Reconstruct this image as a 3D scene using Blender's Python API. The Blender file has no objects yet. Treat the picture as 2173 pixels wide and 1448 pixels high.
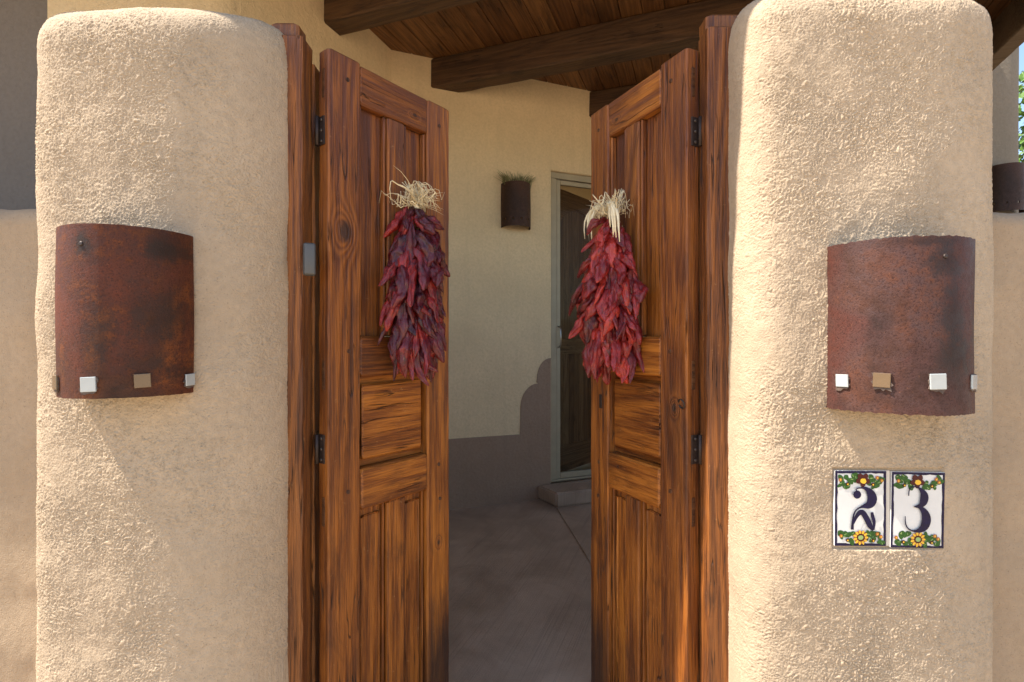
import bpy, bmesh, math, random
import numpy as np
from mathutils import Vector, Matrix

random.seed(7)
RNG = np.random.default_rng(11)
S = bpy.context.scene
COL = S.collection
CAMZ = 1.25
F = 1086.0            # focal length in photo pixels (2173 wide)

# ------------------------------------------------------------------ camera
cam = bpy.data.cameras.new("camera")
cam.sensor_width = 36.0
cam.lens = 36.0 * F / 2173.0
cam.clip_start = 0.02
cam.clip_end = 500
camo = bpy.data.objects.new("camera", cam)
COL.objects.link(camo)
camo.location = (0, 0, CAMZ)
camo.rotation_euler = (math.radians(90), 0, 0)
S.camera = camo

# ------------------------------------------------------------------ light
LDIR = Vector((0.515, 0.084, -0.85)).normalized()     # the way sunlight travels
sd = -LDIR
elev = math.asin(sd.z)
rot = math.atan2(sd.x, sd.y)
W = bpy.data.worlds.new("World")
S.world = W
W.use_nodes = True
nt = W.node_tree
sky = nt.nodes.new('ShaderNodeTexSky')
sky.sky_type = 'NISHITA'
sky.sun_disc = False
sky.sun_elevation = elev
sky.sun_rotation = rot
bg = nt.nodes['Background']
bg.inputs['Strength'].default_value = 0.135
nt.links.new(sky.outputs[0], bg.inputs['Color'])
sl = bpy.data.lights.new("sun", 'SUN')
sl.energy = 5.0
sl.angle = math.radians(0.5)
sl.color = (1.0, 0.93, 0.82)
so = bpy.data.objects.new("sun", sl)
COL.objects.link(so)
so.rotation_euler = LDIR.to_track_quat('-Z', 'Y').to_euler()
S.view_settings.view_transform = 'Standard'
S.view_settings.look = 'None'
S.view_settings.exposure = 1.34
S.view_settings.gamma = 1.0
S.view_settings.use_curve_mapping = False
S.render.engine = 'CYCLES'
S.cycles.max_bounces = 8
S.cycles.diffuse_bounces = 5

# ------------------------------------------------------------------ helpers
def px(x, y, Y):
    """photo pixel + distance -> point"""
    return Vector(((x - 1086.5) / F * Y, Y, CAMZ + (724 - y) / F * Y))

def tag(o, label=None, cat=None, group=None, kind=None):
    if label: o['label'] = label
    if cat: o['category'] = cat
    if group: o['group'] = group
    if kind: o['kind'] = kind
    return o

def link(name, me, parent=None, mat=None, loc=None):
    o = bpy.data.objects.new(name, me)
    COL.objects.link(o)
    if parent: o.parent = parent
    if mat and me and not me.materials: me.materials.append(mat)
    if loc is not None: o.location = loc
    return o

def empty(name, loc=(0, 0, 0), rz=0.0):
    o = bpy.data.objects.new(name, None)
    COL.objects.link(o)
    o.location = loc
    o.rotation_euler = (0, 0, rz)
    o.empty_display_size = 0.05
    return o

def mesh(name, vs, fs, smooth=False):
    me = bpy.data.meshes.new(name)
    me.from_pydata([tuple(v) for v in vs], [], fs)
    me.update()
    if smooth:
        me.shade_smooth()
    return me

def npmesh(name, V, Q, smooth=True):
    """fast quad mesh from numpy arrays"""
    me = bpy.data.meshes.new(name)
    n, m = len(V), len(Q)
    me.vertices.add(n)
    me.vertices.foreach_set('co', V.astype(np.float32).ravel())
    me.loops.add(m * 4)
    me.loops.foreach_set('vertex_index', Q.astype(np.int32).ravel())
    me.polygons.add(m)
    me.polygons.foreach_set('loop_start', np.arange(0, m * 4, 4, dtype=np.int32))
    me.update(calc_edges=True)
    me.validate()
    if smooth: me.shade_smooth()
    return me

def gridquads(nu, nv, closed=False):
    i = np.arange(nu if closed else nu - 1)[:, None]
    j = np.arange(nv - 1)[None, :]
    i2 = (i + 1) % nu
    return np.stack([i * nv + j, i2 * nv + j, i2 * nv + j + 1, i * nv + j + 1], -1).reshape(-1, 4)

def box(name, x0, x1, y0, y1, z0, z1, bev=0.0, seg=2, smooth=False):
    x0, x1 = sorted((x0, x1)); y0, y1 = sorted((y0, y1)); z0, z1 = sorted((z0, z1))
    bm = bmesh.new()
    bmesh.ops.create_cube(bm, size=1)
    for v in bm.verts:
        v.co = Vector((x0 + (v.co.x + .5) * (x1 - x0), y0 + (v.co.y + .5) * (y1 - y0), z0 + (v.co.z + .5) * (z1 - z0)))
    if bev > 0:
        bmesh.ops.bevel(bm, geom=bm.edges[:], offset=bev, segments=seg, affect='EDGES', profile=0.5)
    me = bpy.data.meshes.new(name)
    bm.to_mesh(me); bm.free()
    if smooth: me.shade_smooth()
    return me

def timber(name, x0, x1, y0, y1, z0, z1, axis=2, ch=0.004, wob=0.0012, step=0.05, seed=None):
    """a worn beam: chamfered section swept along axis with small irregularity"""
    r = random.Random(seed if seed is not None else random.random())
    lo = [min(x0, x1), min(y0, y1), min(z0, z1)]; hi = [max(x0, x1), max(y0, y1), max(z0, z1)]
    a = axis; b, c = [i for i in range(3) if i != a]
    L = hi[a] - lo[a]
    n = max(3, int(L / step))
    ts = [0, ch / L] + [k / n for k in range(1, n)] + [1 - ch / L, 1]
    ts = sorted(set(ts))
    vs = []; fs = []
    ph = [[r.uniform(0, 6.28) for _ in range(3)] for _ in range(8)]
    for k, t in enumerate(ts):
        end = (k == 0 or k == len(ts) - 1)
        c1 = ch * (1.9 if end else 1.0)
        ins = ch * 0.7 if end else 0.0
        b0, b1, q0, q1 = lo[b] + ins, hi[b] - ins, lo[c] + ins, hi[c] - ins
        prof = [(b0 + c1, q0), (b1 - c1, q0), (b1, q0 + c1), (b1, q1 - c1), (b1 - c1, q1), (b0 + c1, q1), (b0, q1 - c1), (b0, q0 + c1)]
        for m, (p, q) in enumerate(prof):
            w = wob * (math.sin(t * L * 21 + ph[m // 2][0]) + .6 * math.sin(t * L * 57 + ph[m][1]) + r.uniform(-.5, .5))
            w2 = wob * (math.sin(t * L * 17 + ph[m // 2][2]) * .7 + r.uniform(-.5, .5))
            co = [0, 0, 0]
            co[a] = lo[a] + t * L; co[b] = p + w; co[c] = q + w2
            vs.append(co)
    N = len(ts)
    for k in range(N - 1):
        for m in range(8):
            m2 = (m + 1) % 8
            fs.append((k * 8 + m, k * 8 + m2, (k + 1) * 8 + m2, (k + 1) * 8 + m))
    fs.append(tuple(range(7, -1, -1))); fs.append(tuple((N - 1) * 8 + m for m in range(8)))
    me = mesh(name, vs, fs)
    bm = bmesh.new(); bm.from_mesh(me); bmesh.ops.recalc_face_normals(bm, faces=bm.faces); bm.to_mesh(me); bm.free()
    return me

def cyl(name, p0, p1, r0, r1=None, n=12, caps=True, smooth=True):
    r1 = r0 if r1 is None else r1
    p0 = Vector(p0); p1 = Vector(p1)
    d = (p1 - p0).normalized()
    u = d.orthogonal().normalized(); v = d.cross(u)
    vs = []
    for p, r in ((p0, r0), (p1, r1)):
        for k in range(n):
            a = 2 * math.pi * k / n
            vs.append(p + u * r * math.cos(a) + v * r * math.sin(a))
    fs = [(k, (k + 1) % n, n + (k + 1) % n, n + k) for k in range(n)]
    me = None
    if caps: fs += [tuple(range(n - 1, -1, -1)), tuple(range(n, 2 * n))]
    me = mesh(name, vs, fs)
    for p in me.polygons:
        if len(p.vertices) == 4: p.use_smooth = smooth
    return me

def tube(name, pts, rad, n=6, flat=1.0):
    """tube along points, rad scalar or list; flat squashes one axis (ribbons)"""
    vs = []; fs = []
    pts = [Vector(p) for p in pts]
    up = Vector((random.uniform(-1, 1), random.uniform(-1, 1), random.uniform(-1, 1)))
    for k, p in enumerate(pts):
        d = (pts[min(k + 1, len(pts) - 1)] - pts[max(k - 1, 0)]).normalized()
        u = d.cross(up).normalized(); v = d.cross(u).normalized()
        r = rad[k] if isinstance(rad, (list, tuple)) else rad
        for m in range(n):
            a = 2 * math.pi * m / n
            vs.append(p + u * r * math.cos(a) + v * r * flat * math.sin(a))
    for k in range(len(pts) - 1):
        for m in range(n):
            fs.append((k * n + m, k * n + (m + 1) % n, (k + 1) * n + (m + 1) % n, (k + 1) * n + m))
    fs.append(tuple(range(n - 1, -1, -1))); fs.append(tuple((len(pts) - 1) * n + m for m in range(n)))
    return vs, fs

def joinparts(name, lst, smooth=True):
    V = []; Fs = []
    for vs, fs in lst:
        o = len(V); V += list(vs); Fs += [tuple(i + o for i in f) for f in fs]
    return mesh(name, V, Fs, smooth)

def bandnoise(n, texel, wl, bw=0.45, seed=0, aniso=(1, 1)):
    r = np.random.default_rng(seed)
    w = np.fft.fft2(r.standard_normal((n, n)))
    f = np.fft.fftfreq(n, texel)
    fx = f[:, None] * aniso[0]; fy = f[None, :] * aniso[1]
    q = np.sqrt(fx ** 2 + fy ** 2) + 1e-9
    g = np.exp(-(np.log(q * wl)) ** 2 / (2 * bw ** 2))
    h = np.real(np.fft.ifft2(w * g))
    return h / h.std()

def sample(tex, texel, a, b):
    n = tex.shape[0]
    a = (a / texel) % n; b = (b / texel) % n
    i = np.floor(a).astype(int); j = np.floor(b).astype(int)
    fa = a - i; fb = b - j
    i %= n; j %= n
    i2 = (i + 1) % n; j2 = (j + 1) % n
    return (tex[i, j] * (1 - fa) * (1 - fb) + tex[i2, j] * fa * (1 - fb) + tex[i, j2] * (1 - fa) * fb + tex[i2, j2] * fa * fb)

# ------------------------------------------------------------------ material helpers
class M:
    def __init__(s, name):
        s.m = bpy.data.materials.new(name); s.m.use_nodes = True
        s.t = s.m.node_tree; s.b = s.t.nodes['Principled BSDF']
        s.tc = s.t.nodes.new('ShaderNodeTexCoord')
    def n(s, typ, **kw):
        nd = s.t.nodes.new(typ)
        for k, v in kw.items():
            setattr(nd, k, v)
        return nd
    def l(s, a, b): s.t.links.new(a, b)
    def mapping(s, scale=(1, 1, 1), rot=(0, 0, 0), loc=(0, 0, 0), src='Object'):
        mp = s.n('ShaderNodeMapping')
        mp.inputs['Scale'].default_value = scale; mp.inputs['Rotation'].default_value = rot; mp.inputs['Location'].default_value = loc
        s.l(s.tc.outputs[src] if isinstance(src, str) else src, mp.inputs['Vector'])
        return mp.outputs[0]
    def noise(s, vec, scale, detail=3, rough=.5, dist=0):
        nd = s.n('ShaderNodeTexNoise')
        nd.inputs['Scale'].default_value = scale; nd.inputs['Detail'].default_value = detail
        nd.inputs['Roughness'].default_value = rough; nd.inputs['Distortion'].default_value = dist
        s.l(vec, nd.inputs['Vector'])
        return nd.outputs['Fac']
    def ramp(s, fac, stops):
        r = s.n('ShaderNodeValToRGB')
        e = r.color_ramp.elements
        while len(e) < len(stops): e.new(0.5)
        for k, (p, c) in enumerate(stops):
            e[k].position = p
            e[k].color = (c, c, c, 1) if isinstance(c, (int, float)) else (*c, 1)
        s.l(fac, r.inputs[0])
        return r.outputs[0]
    def mix(s, fac, a, b, blend='MIX'):
        mx = s.n('ShaderNodeMix', data_type='RGBA', blend_type=blend)
        for sock, v in ((mx.inputs[0], fac), (mx.inputs[6], a), (mx.inputs[7], b)):
            if isinstance(v, (int, float)): sock.default_value = v
            elif isinstance(v, tuple): sock.default_value = (*v, 1)
            else: s.l(v, sock)
        return mx.outputs[2]
    def math(s, op, a, b=0.0, c=None):
        m = s.n('ShaderNodeMath', operation=op)
        for k, v in enumerate((a, b, c)):
            if v is None: continue
            if isinstance(v, (int, float)): m.inputs[k].default_value = v
            else: s.l(v, m.inputs[k])
        return m.outputs[0]
    def bump(s, h, strength, dist, prev=None):
        b = s.n('ShaderNodeBump')
        b.inputs['Strength'].default_value = strength; b.inputs['Distance'].default_value = dist
        s.l(h, b.inputs['Height'])
        if prev is not None: s.l(prev, b.inputs['Normal'])
        return b.outputs[0]
    def out(s, col=None, rough=None, normal=None, **kw):
        if col is not None:
            if isinstance(col, tuple): s.b.inputs['Base Color'].default_value = (*col, 1)
            else: s.l(col, s.b.inputs['Base Color'])
        if rough is not None:
            if isinstance(rough, (int, float)): s.b.inputs['Roughness'].default_value = rough
            else: s.l(rough, s.b.inputs['Roughness'])
        if normal is not None: s.l(normal, s.b.inputs['Normal'])
        for k, v in kw.items():
            s.b.inputs[k.replace('_', ' ')].default_value = v
        return s.m

def stucco(name, base, var=0.12, fine=0.0010, coarse=0.0015, cs=22, pits=True, amt=1.0):
    m = M(name); v = m.tc.outputs['Object']
    big = m.noise(v, 2.2, 4, .6)
    med = m.noise(v, 60, 4, .65)
    dk = tuple(c * (1 - var) for c in base); lt = tuple(min(1, c * (1 + var)) for c in base)
    col = m.mix(m.ramp(big, [(.3, 0.0), (.7, 1.0)]), dk, lt)
    col = m.mix(m.ramp(med, [(.35, 0.35), (.6, 0.0)]), col, tuple(c * .72 for c in base))
    streak = m.noise(m.mapping((14, 14, .8)), 1.0, 4, .6)
    col = m.mix(m.ramp(streak, [(.52, 0.0), (.8, .32)]), col, tuple(c * .7 for c in base))
    if pits:
        p = m.noise(v, 210, 2, .5)
        col = m.mix(m.ramp(p, [(.28, .55), (.36, 0.0)]), col, tuple(c * .45 for c in base))
    h = m.noise(v, cs, 5, .65, .3)
    f = m.noise(v, 330, 3, .6)
    nrm = m.bump(h, 1.0 * amt, coarse * 3, m.bump(f, 1.0 * amt, fine * 1.6))
    return m.out(col, 0.92, nrm, Specular_IOR_Level=0.25)

M_STUCCO = stucco('sunlit_tan_stucco', (.452, .343, .232), var=.13, coarse=0.0002)
M_LOW = stucco('garden_wall_stucco', (.41, .30, .195), coarse=0.0008, cs=60)
M_TAUPE = stucco('taupe_shaded_wing_stucco', (.20, .165, .135), var=.06, coarse=0.0018, cs=30, fine=.0006, pits=False)  # darker taupe stucco with the wing wall's shade mixed into its colour
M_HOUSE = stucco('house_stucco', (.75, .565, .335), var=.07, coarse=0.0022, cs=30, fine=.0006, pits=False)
M_DADO = stucco('brown_dado_stucco', (.34, .225, .148), var=.08, coarse=0.002, cs=40, fine=.0006, pits=False)
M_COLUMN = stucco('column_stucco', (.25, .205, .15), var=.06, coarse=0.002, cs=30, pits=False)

def wood(name, axis, dark=(.046, .0145, .0035), mid=(.150, .041, .0048), light=(.39, .132, .016), weather=True, gloss=.36, knots=(), seedloc=0.0, topfade=True, wear=.5, grime=False):
    """axis = grain direction in object space. Growth rings are contour lines of a stretched noise"""
    m = M(name)
    sc = [6.0, 6.0, 6.0]; sc[axis] = 0.42
    oi = m.n('ShaderNodeObjectInfo')
    rnd = oi.outputs['Random']
    addv = m.n('ShaderNodeVectorMath', operation='ADD')
    comb = m.n('ShaderNodeCombineXYZ')
    k = m.math('MULTIPLY', rnd, 13.7)
    for i in range(3): m.l(k, comb.inputs[i])
    m.l(m.tc.outputs['Object'], addv.inputs[0]); m.l(comb.outputs[0], addv.inputs[1])
    src = addv.outputs[0]
    vec = m.mapping(tuple(sc), src=src, loc=(seedloc, seedloc, seedloc))
    field = m.noise(vec, 1.0, 1.5, .4, .08)
    for (kx, ky, kz, kr) in knots:       # knots: bumps in the ring field
        dv = m.n('ShaderNodeVectorMath', operation='SUBTRACT'); dv.inputs[1].default_value = (kx, ky, kz)
        m.l(m.tc.outputs['Object'], dv.inputs[0])
        mp = m.n('ShaderNodeVectorMath', operation='MULTIPLY')
        s3 = [1 / kr] * 3; s3[axis] = .62 / kr; mp.inputs[1].default_value = s3
        m.l(dv.outputs[0], mp.inputs[0])
        ln = m.n('ShaderNodeVectorMath', operation='LENGTH'); m.l(mp.outputs[0], ln.inputs[0])
        d2 = m.math('MULTIPLY', ln.outputs['Value'], ln.outputs['Value'])
        e = m.math('POWER', 2.718, m.math('MULTIPLY', d2, -1.0))
        field = m.math('ADD', field, m.math('MULTIPLY', e, .24))
    rings = m.math('SINE', m.math('MULTIPLY', field, 95.0))
    rings01 = m.math('MULTIPLY_ADD', rings, .5, .5)
    fs = [340.0] * 3; fs[axis] = 9.0
    fib = m.noise(m.mapping(tuple(fs), src=src), 1.0, 3, .6)
    fs2 = [78.0] * 3; fs2[axis] = 2.4
    str_ = m.noise(m.mapping(tuple(fs2), src=src), 1.0, 4, .65, .2)
    t = m.math('ADD', m.math('MULTIPLY', rings01, .13), m.math('ADD', m.math('MULTIPLY', fib, .56), m.math('MULTIPLY', str_, .64)))
    col = m.ramp(t, [(.40, dark), (.58, mid), (.82, light)])
    # long dark stains
    bs = [7.0] * 3; bs[axis] = 2.1
    blot = m.noise(m.mapping(tuple(bs), src=src), 1.0, 5, .68, .8)
    col = m.mix(m.ramp(blot, [(.55, 0.0), (.70, .62)]), col, tuple(c * .34 for c in mid))
    col = m.mix(m.ramp(blot, [(.30, .38), (.44, 0.0)]), col, tuple(c * .95 for c in light))
    # pale scuffs and scratches
    if wear:
        scf = m.noise(m.mapping((1, 1, 1), src=src), 75, 5, .75, 1.2)
        col = m.mix(m.ramp(scf, [(.63, 0.0), (.70, wear)]), col, (.50, .30, .13))
    # checks along the grain
    cs_ = [38.0] * 3; cs_[axis] = 1.5
    ck = m.noise(m.mapping(tuple(cs_), src=src), 1.0, 3, .5, .5)
    ckd = m.math('ABSOLUTE', m.math('SUBTRACT', ck, .5))
    msk = m.noise(src, 5, 2)
    crack = m.math('MULTIPLY', m.ramp(ckd, [(.0, 1.0), (.012, 0.0)]), m.ramp(msk, [(.5, 0.0), (.6, 1.0)]))
    col = m.mix(m.math('MULTIPLY', crack, .85), col, tuple(c * .4 for c in dark))
    if weather and topfade:
        sep = m.n('ShaderNodeSeparateXYZ'); m.l(m.n('ShaderNodeNewGeometry').outputs['Position'], sep.inputs[0])
        g = m.ramp(m.math('ADD', sep.outputs[2], m.math('MULTIPLY', blot, .9)), [(0, 0.0), (1, 1.0)])
        mr = m.n('ShaderNodeMapRange'); mr.inputs[1].default_value = 1.85; mr.inputs[2].default_value = 2.6
        m.l(m.math('ADD', sep.outputs[2], m.math('MULTIPLY', blot, .9)), mr.inputs[0])
        col = m.mix(m.math('MULTIPLY', m.math('MULTIPLY', mr.outputs[0], m.ramp(str_, [(.35, .75), (.62, .2)])), .8), col, (.16, .062, .038))
    for (kx, ky, kz, kr) in knots:
        dv = m.n('ShaderNodeVectorMath', operation='SUBTRACT'); dv.inputs[1].default_value = (kx, ky, kz)
        m.l(m.tc.outputs['Object'], dv.inputs[0])
        mp = m.n('ShaderNodeVectorMath', operation='MULTIPLY')
        s3 = [1 / kr] * 3; s3[axis] = .7 / kr; mp.inputs[1].default_value = s3
        m.l(dv.outputs[0], mp.inputs[0])
        ln = m.n('ShaderNodeVectorMath', operation='LENGTH'); m.l(mp.outputs[0], ln.inputs[0])
        col = m.mix(m.ramp(ln.outputs['Value'], [(.38, .85), (.75, 0.0)]), col, (.035, .016, .008))
    if grime:      # soaked black foot of the free stile
        sp_ = m.n('ShaderNodeSeparateXYZ'); m.l(m.tc.outputs['Object'], sp_.inputs[0])
        e1 = m.n('ShaderNodeMapRange'); e1.inputs[1].default_value = .33; e1.inputs[2].default_value = .37; m.l(sp_.outputs[0], e1.inputs[0])
        e2 = m.n('ShaderNodeMapRange'); e2.inputs[1].default_value = .46; e2.inputs[2].default_value = .26
        m.l(m.math('ADD', sp_.outputs[2], m.math('MULTIPLY', m.math('SUBTRACT', str_, .5), .35)), e2.inputs[0])
        col = m.mix(m.math('MULTIPLY', m.math('MULTIPLY', e1.outputs[0], e2.outputs[0]), .78), col, (.016, .010, .009))
    col = m.mix(1.0, col, m.mix(rnd, (.74, .66, .60), (1.22, 1.22, 1.15)), 'MULTIPLY')
    h = m.math('ADD', m.math('MULTIPLY', rings01, .25), m.math('ADD', m.math('MULTIPLY', fib, .7), m.math('MULTIPLY', str_, .5)))
    h = m.math('SUBTRACT', h, m.math('MULTIPLY', crack, 1.2))
    nrm = m.bump(h, 1.0, .0034)
    rg = m.ramp(m.math('ADD', fib, m.math('MULTIPLY', blot, .4)), [(.35, gloss - .08), (.95, gloss + .3)])
    return m.out(col, rg, nrm, Specular_IOR_Level=.45)

# gate leaf knots are given in leaf coordinates (along, depth, height)
M_WV = wood('gate_wood_upright', 2, grime=True, knots=((.052, 0, 1.545, .034), (.40, 0, .60, .010)))
M_WVR = wood('gate_wood_upright_second', 2, grime=True, knots=((.045, 0, 1.07, .014),), seedloc=3.3)
M_WH = wood('gate_wood_crosswise', 0, knots=((.30, 0, 1.945, .010),), seedloc=5.1)
M_POST = wood('post_wood', 2, dark=(.026, .009, .004), mid=(.110, .034, .008), light=(.30, .105, .020), topfade=False, seedloc=8.8)
M_BEAM = wood('beam_wood', 0, dark=(.028, .014, .006), mid=(.080, .040, .017), light=(.15, .080, .035), gloss=.5, topfade=False, seedloc=1.7, wear=.06)
M_BOARD = wood('ceiling_board_wood', 0, dark=(.04, .017, .006), mid=(.14, .060, .019), light=(.27, .12, .04), gloss=.42, topfade=False, seedloc=2.9, wear=.06)
M_DOOR = wood('entry_door_wood', 2, dark=(.09, .044, .024), mid=(.20, .112, .060), light=(.31, .185, .10), gloss=.5, topfade=False, wear=0)
M_FASCIA = wood('fascia_wood', 0, dark=(.10, .065, .04), mid=(.16, .11, .068), light=(.21, .15, .10), gloss=.6, topfade=False, wear=0)

def rust(name, red, orange, dark, extra, seed=0.0, darkcut=.5, rough=.5, blobs=()):
    m = M(name)
    v = m.mapping((1, 1, 1), loc=(seed, seed * 1.7, seed * .3))
    a = m.noise(v, 6.5, 6, .62, .6)
    b = m.noise(v, 3.4, 4, .6, .4)
    c = m.noise(v, 42, 6, .75)
    f = m.noise(v, 260, 4, .7)
    col = m.mix(m.ramp(a, [(.38, 0.0), (.58, 1.0)]), red, extra)
    ac = m.math('ADD', m.math('MULTIPLY', a, .6), m.math('MULTIPLY', c, .4))
    col = m.mix(m.ramp(ac, [(.50, 0.0), (.62, .85)]), col, orange)
    bd = m.math('ADD', m.math('MULTIPLY', b, .72), m.math('MULTIPLY', c, .28))
    col = m.mix(m.ramp(bd, [(darkcut, 0.0), (darkcut + .13, .88)]), col, dark)
    col = m.mix(m.ramp(f, [(.36, .85), (.50, 0.0)]), col, tuple(x * .35 for x in red))
    col = m.mix(m.ramp(m.noise(v, 150, 3, .6), [(.66, 0.0), (.76, .32)]), col, (.30, .12, .06))
    for (bx, bz, rx, rz_, kk) in blobs:     # burnt and stained patches
        dv = m.n('ShaderNodeVectorMath', operation='SUBTRACT'); dv.inputs[1].default_value = (bx, 0, bz); m.l(m.tc.outputs['Object'], dv.inputs[0])
        mp = m.n('ShaderNodeVectorMath', operation='MULTIPLY'); mp.inputs[1].default_value = (1 / rx, 0, 1 / rz_); m.l(dv.outputs[0], mp.inputs[0])
        ln = m.n('ShaderNodeVectorMath', operation='LENGTH'); m.l(mp.outputs[0], ln.inputs[0])
        dd = m.math('ADD', ln.outputs['Value'], m.math('MULTIPLY', m.math('SUBTRACT', c, .5), 2.2))
        col = m.mix(m.ramp(dd, [(.35, kk), (1.0, 0.0)]), col, dark)
    h = m.math('ADD', m.math('MULTIPLY', c, .6), m.math('MULTIPLY', f, .6))
    nrm = m.bump(h, .7, .0022)
    return m.out(col, m.ramp(c, [(.3, rough - .08), (.7, rough + .22)]), nrm, Specular_IOR_Level=.28)

M_RUST_L = rust('rusted_steel_left', (.115, .027, .010), (.22, .060, .010), (.022, .012, .007), (.060, .018, .008), 0.0, .49, .55, ((-.012, .312, .024, .030, .85), (.113, .308, .030, .032, .85), (.10, .17, .05, .07, .6), (.02, .13, .04, .09, .45), (.09, .06, .05, .04, .5)))
M_RUST_R = rust('rusted_steel_right', (.082, .025, .017), (.110, .034, .014), (.018, .009, .007), (.070, .035, .030), 4.1, .53, .50, ((.013, .31, .05, .04, .7), (.03, .20, .035, .10, .7), (.04, .12, .05, .06, .7), (.135, .18, .05, .22, .75), (-.02, .352, .10, .014, .6)))
M_RUST_D = rust('rusted_steel_dark', (.075, .030, .015), (.10, .04, .015), (.03, .015, .010), (.06, .025, .014), 7.3, .5, .5)

def plain(name, col, rough=.5, spec=.5, metal=0.0, coat=0.0, bumps=0.0, bs=200, var=0.0):
    m = M(name)
    c = col
    if var:
        nz = m.noise(m.tc.outputs['Object'], bs * .25, 4, .6)
        c = m.mix(m.ramp(nz, [(.3, 0.0), (.7, 1.0)]), tuple(x * (1 - var) for x in col), tuple(min(1, x * (1 + var)) for x in col))
    nrm = m.bump(m.noise(m.tc.outputs['Object'], bs, 3), .6, bumps) if bumps else None
    return m.out(c, rough, nrm, Specular_IOR_Level=spec, Metallic=metal, Coat_Weight=coat)

M_IRON = plain('old_black_iron', (.042, .027, .021), .5, .5, .4, bumps=.001, bs=180, var=.3)
M_SCREW = plain('worn_screw_metal', (.16, .13, .11), .35, .5, .8)
M_GLASSW = plain('milky_glass_tile', (.38, .405, .40), .08, .6, coat=.6, var=.06, bs=120)
M_GLASSB = plain('brown_glass_tile', (.13, .078, .038), .10, .6, coat=.6, var=.1, bs=120)
M_GLUE = plain('old_adhesive', (.10, .07, .055), .7, .3, bumps=.001, var=.3)
M_GREY = plain('grey_plastic', (.070, .068, .064), .42, .4, bumps=.0002, bs=700)
M_GREYD = plain('dark_grey_plastic', (.07, .07, .07), .4, .4)
M_FRAME = plain('olive_grey_door_frame', (.37, .30, .19), .45, .4, var=.08, bs=40)
M_STEEL = plain('brushed_handle_metal', (.42, .40, .36), .3, .5, .9)
M_DARKROOM = plain('interior_wall_paint', (.42, .31, .16), .8, .2)
M_WHITE = plain('glazed_white_ceramic', (.66, .65, .62), .09, .4, coat=.2, var=.05, bs=60)
M_NAVY = plain('navy_glaze', (.0045, .0035, .034), .2, .25, coat=0, var=.35, bs=500)
M_LEAFG = plain('green_glaze', (.022, .085, .014), .15, .3, coat=0, var=.6, bs=1600)
M_LEAFL = plain('pale_green_glaze', (.26, .38, .12), .15, .5, coat=.3)
M_YEL = plain('yellow_glaze', (.75, .44, .02), .12, .5, coat=.3)
M_ORG = plain('orange_glaze', (.36, .09, .02), .12, .5, coat=.3)
M_MAR = plain('maroon_glaze', (.055, .004, .006), .15, .3)
M_GROUT = plain('pale_grout', (.60, .54, .46), .85, .2, bumps=.001)
M_RAFFIA = plain('straw_raffia', (.80, .66, .40), .55, .35, bumps=.0006, bs=500, var=.22)
M_HUSK = plain('pale_corn_husk', (.80, .70, .47), .5, .35, bumps=.0008, bs=300, var=.15)
M_DRYGRASS = plain('dry_grass', (.23, .21, .09), .7, .2, var=.3, bs=80)
M_TRUNK = plain('vine_bark', (.12, .08, .05), .9, .1, bumps=.004, bs=60, var=.3)

def chilimat(name, deep, bright, edge):
    m = M(name)
    oi = m.n('ShaderNodeObjectInfo').outputs['Random']
    v = m.tc.outputs['Object']
    addv = m.n('ShaderNodeVectorMath', operation='ADD')
    cb = m.n('ShaderNodeCombineXYZ'); k = m.math('MULTIPLY', oi, 9.0)
    for i in range(3): m.l(k, cb.inputs[i])
    m.l(v, addv.inputs[0]); m.l(cb.outputs[0], addv.inputs[1])
    src = addv.outputs[0]
    n1 = m.noise(src, 3.2, 4, .65, .5)
    f = m.math('ADD', m.math('MULTIPLY', n1, .8), m.math('MULTIPLY', oi, .42))
    col = m.ramp(f, [(.34, deep), (.62, bright), (.86, edge)])
    w = m.noise(m.mapping((14, 14, 4.5), src=src), 1.0, 4, .65, 1.2)
    col = m.mix(m.ramp(w, [(.33, .65), (.47, 0.0)]), col, tuple(x * .25 for x in deep))
    col = m.mix(m.ramp(m.noise(src, 11, 3, .6), [(.66, 0.0), (.74, .35)]), col, (.42, .20, .10))
    nrm = m.bump(w, .9, .006)
    return m.out(col, m.ramp(w, [(.3, .40), (.7, .20)]), nrm, Specular_IOR_Level=.5, Coat_Weight=.16, Coat_Roughness=.08)
M_CHILI_L = chilimat('dried_dark_chili_skin', (.036, .003, .006), (.120, .006, .009), (.34, .018, .008))
M_CHILI_R = chilimat('dried_red_chili_skin', (.065, .004, .006), (.23, .010, .009), (.46, .034, .017))
M_STEM = plain('dry_chili_stem', (.36, .25, .12), .8, .2)

# ------------------------------------------------------------------ ground and porch floor
def ground_mat():
    m = M('sandy_ground')
    n = m.noise(m.tc.outputs['Object'], 3, 6, .7)
    g = m.noise(m.tc.outputs['Object'], 70, 4, .7)
    col = m.mix(n, (.35, .265, .17), (.45, .345, .225))
    return m.out(col, .95, m.bump(g, .8, .01))
g = link('ground', mesh('ground', [(-150, -150, -.02), (150, -150, -.02), (150, 150, -.02), (-150, 150, -.02)], [(0, 1, 2, 3)]), mat=ground_mat())
tag(g, kind='structure')

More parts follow.
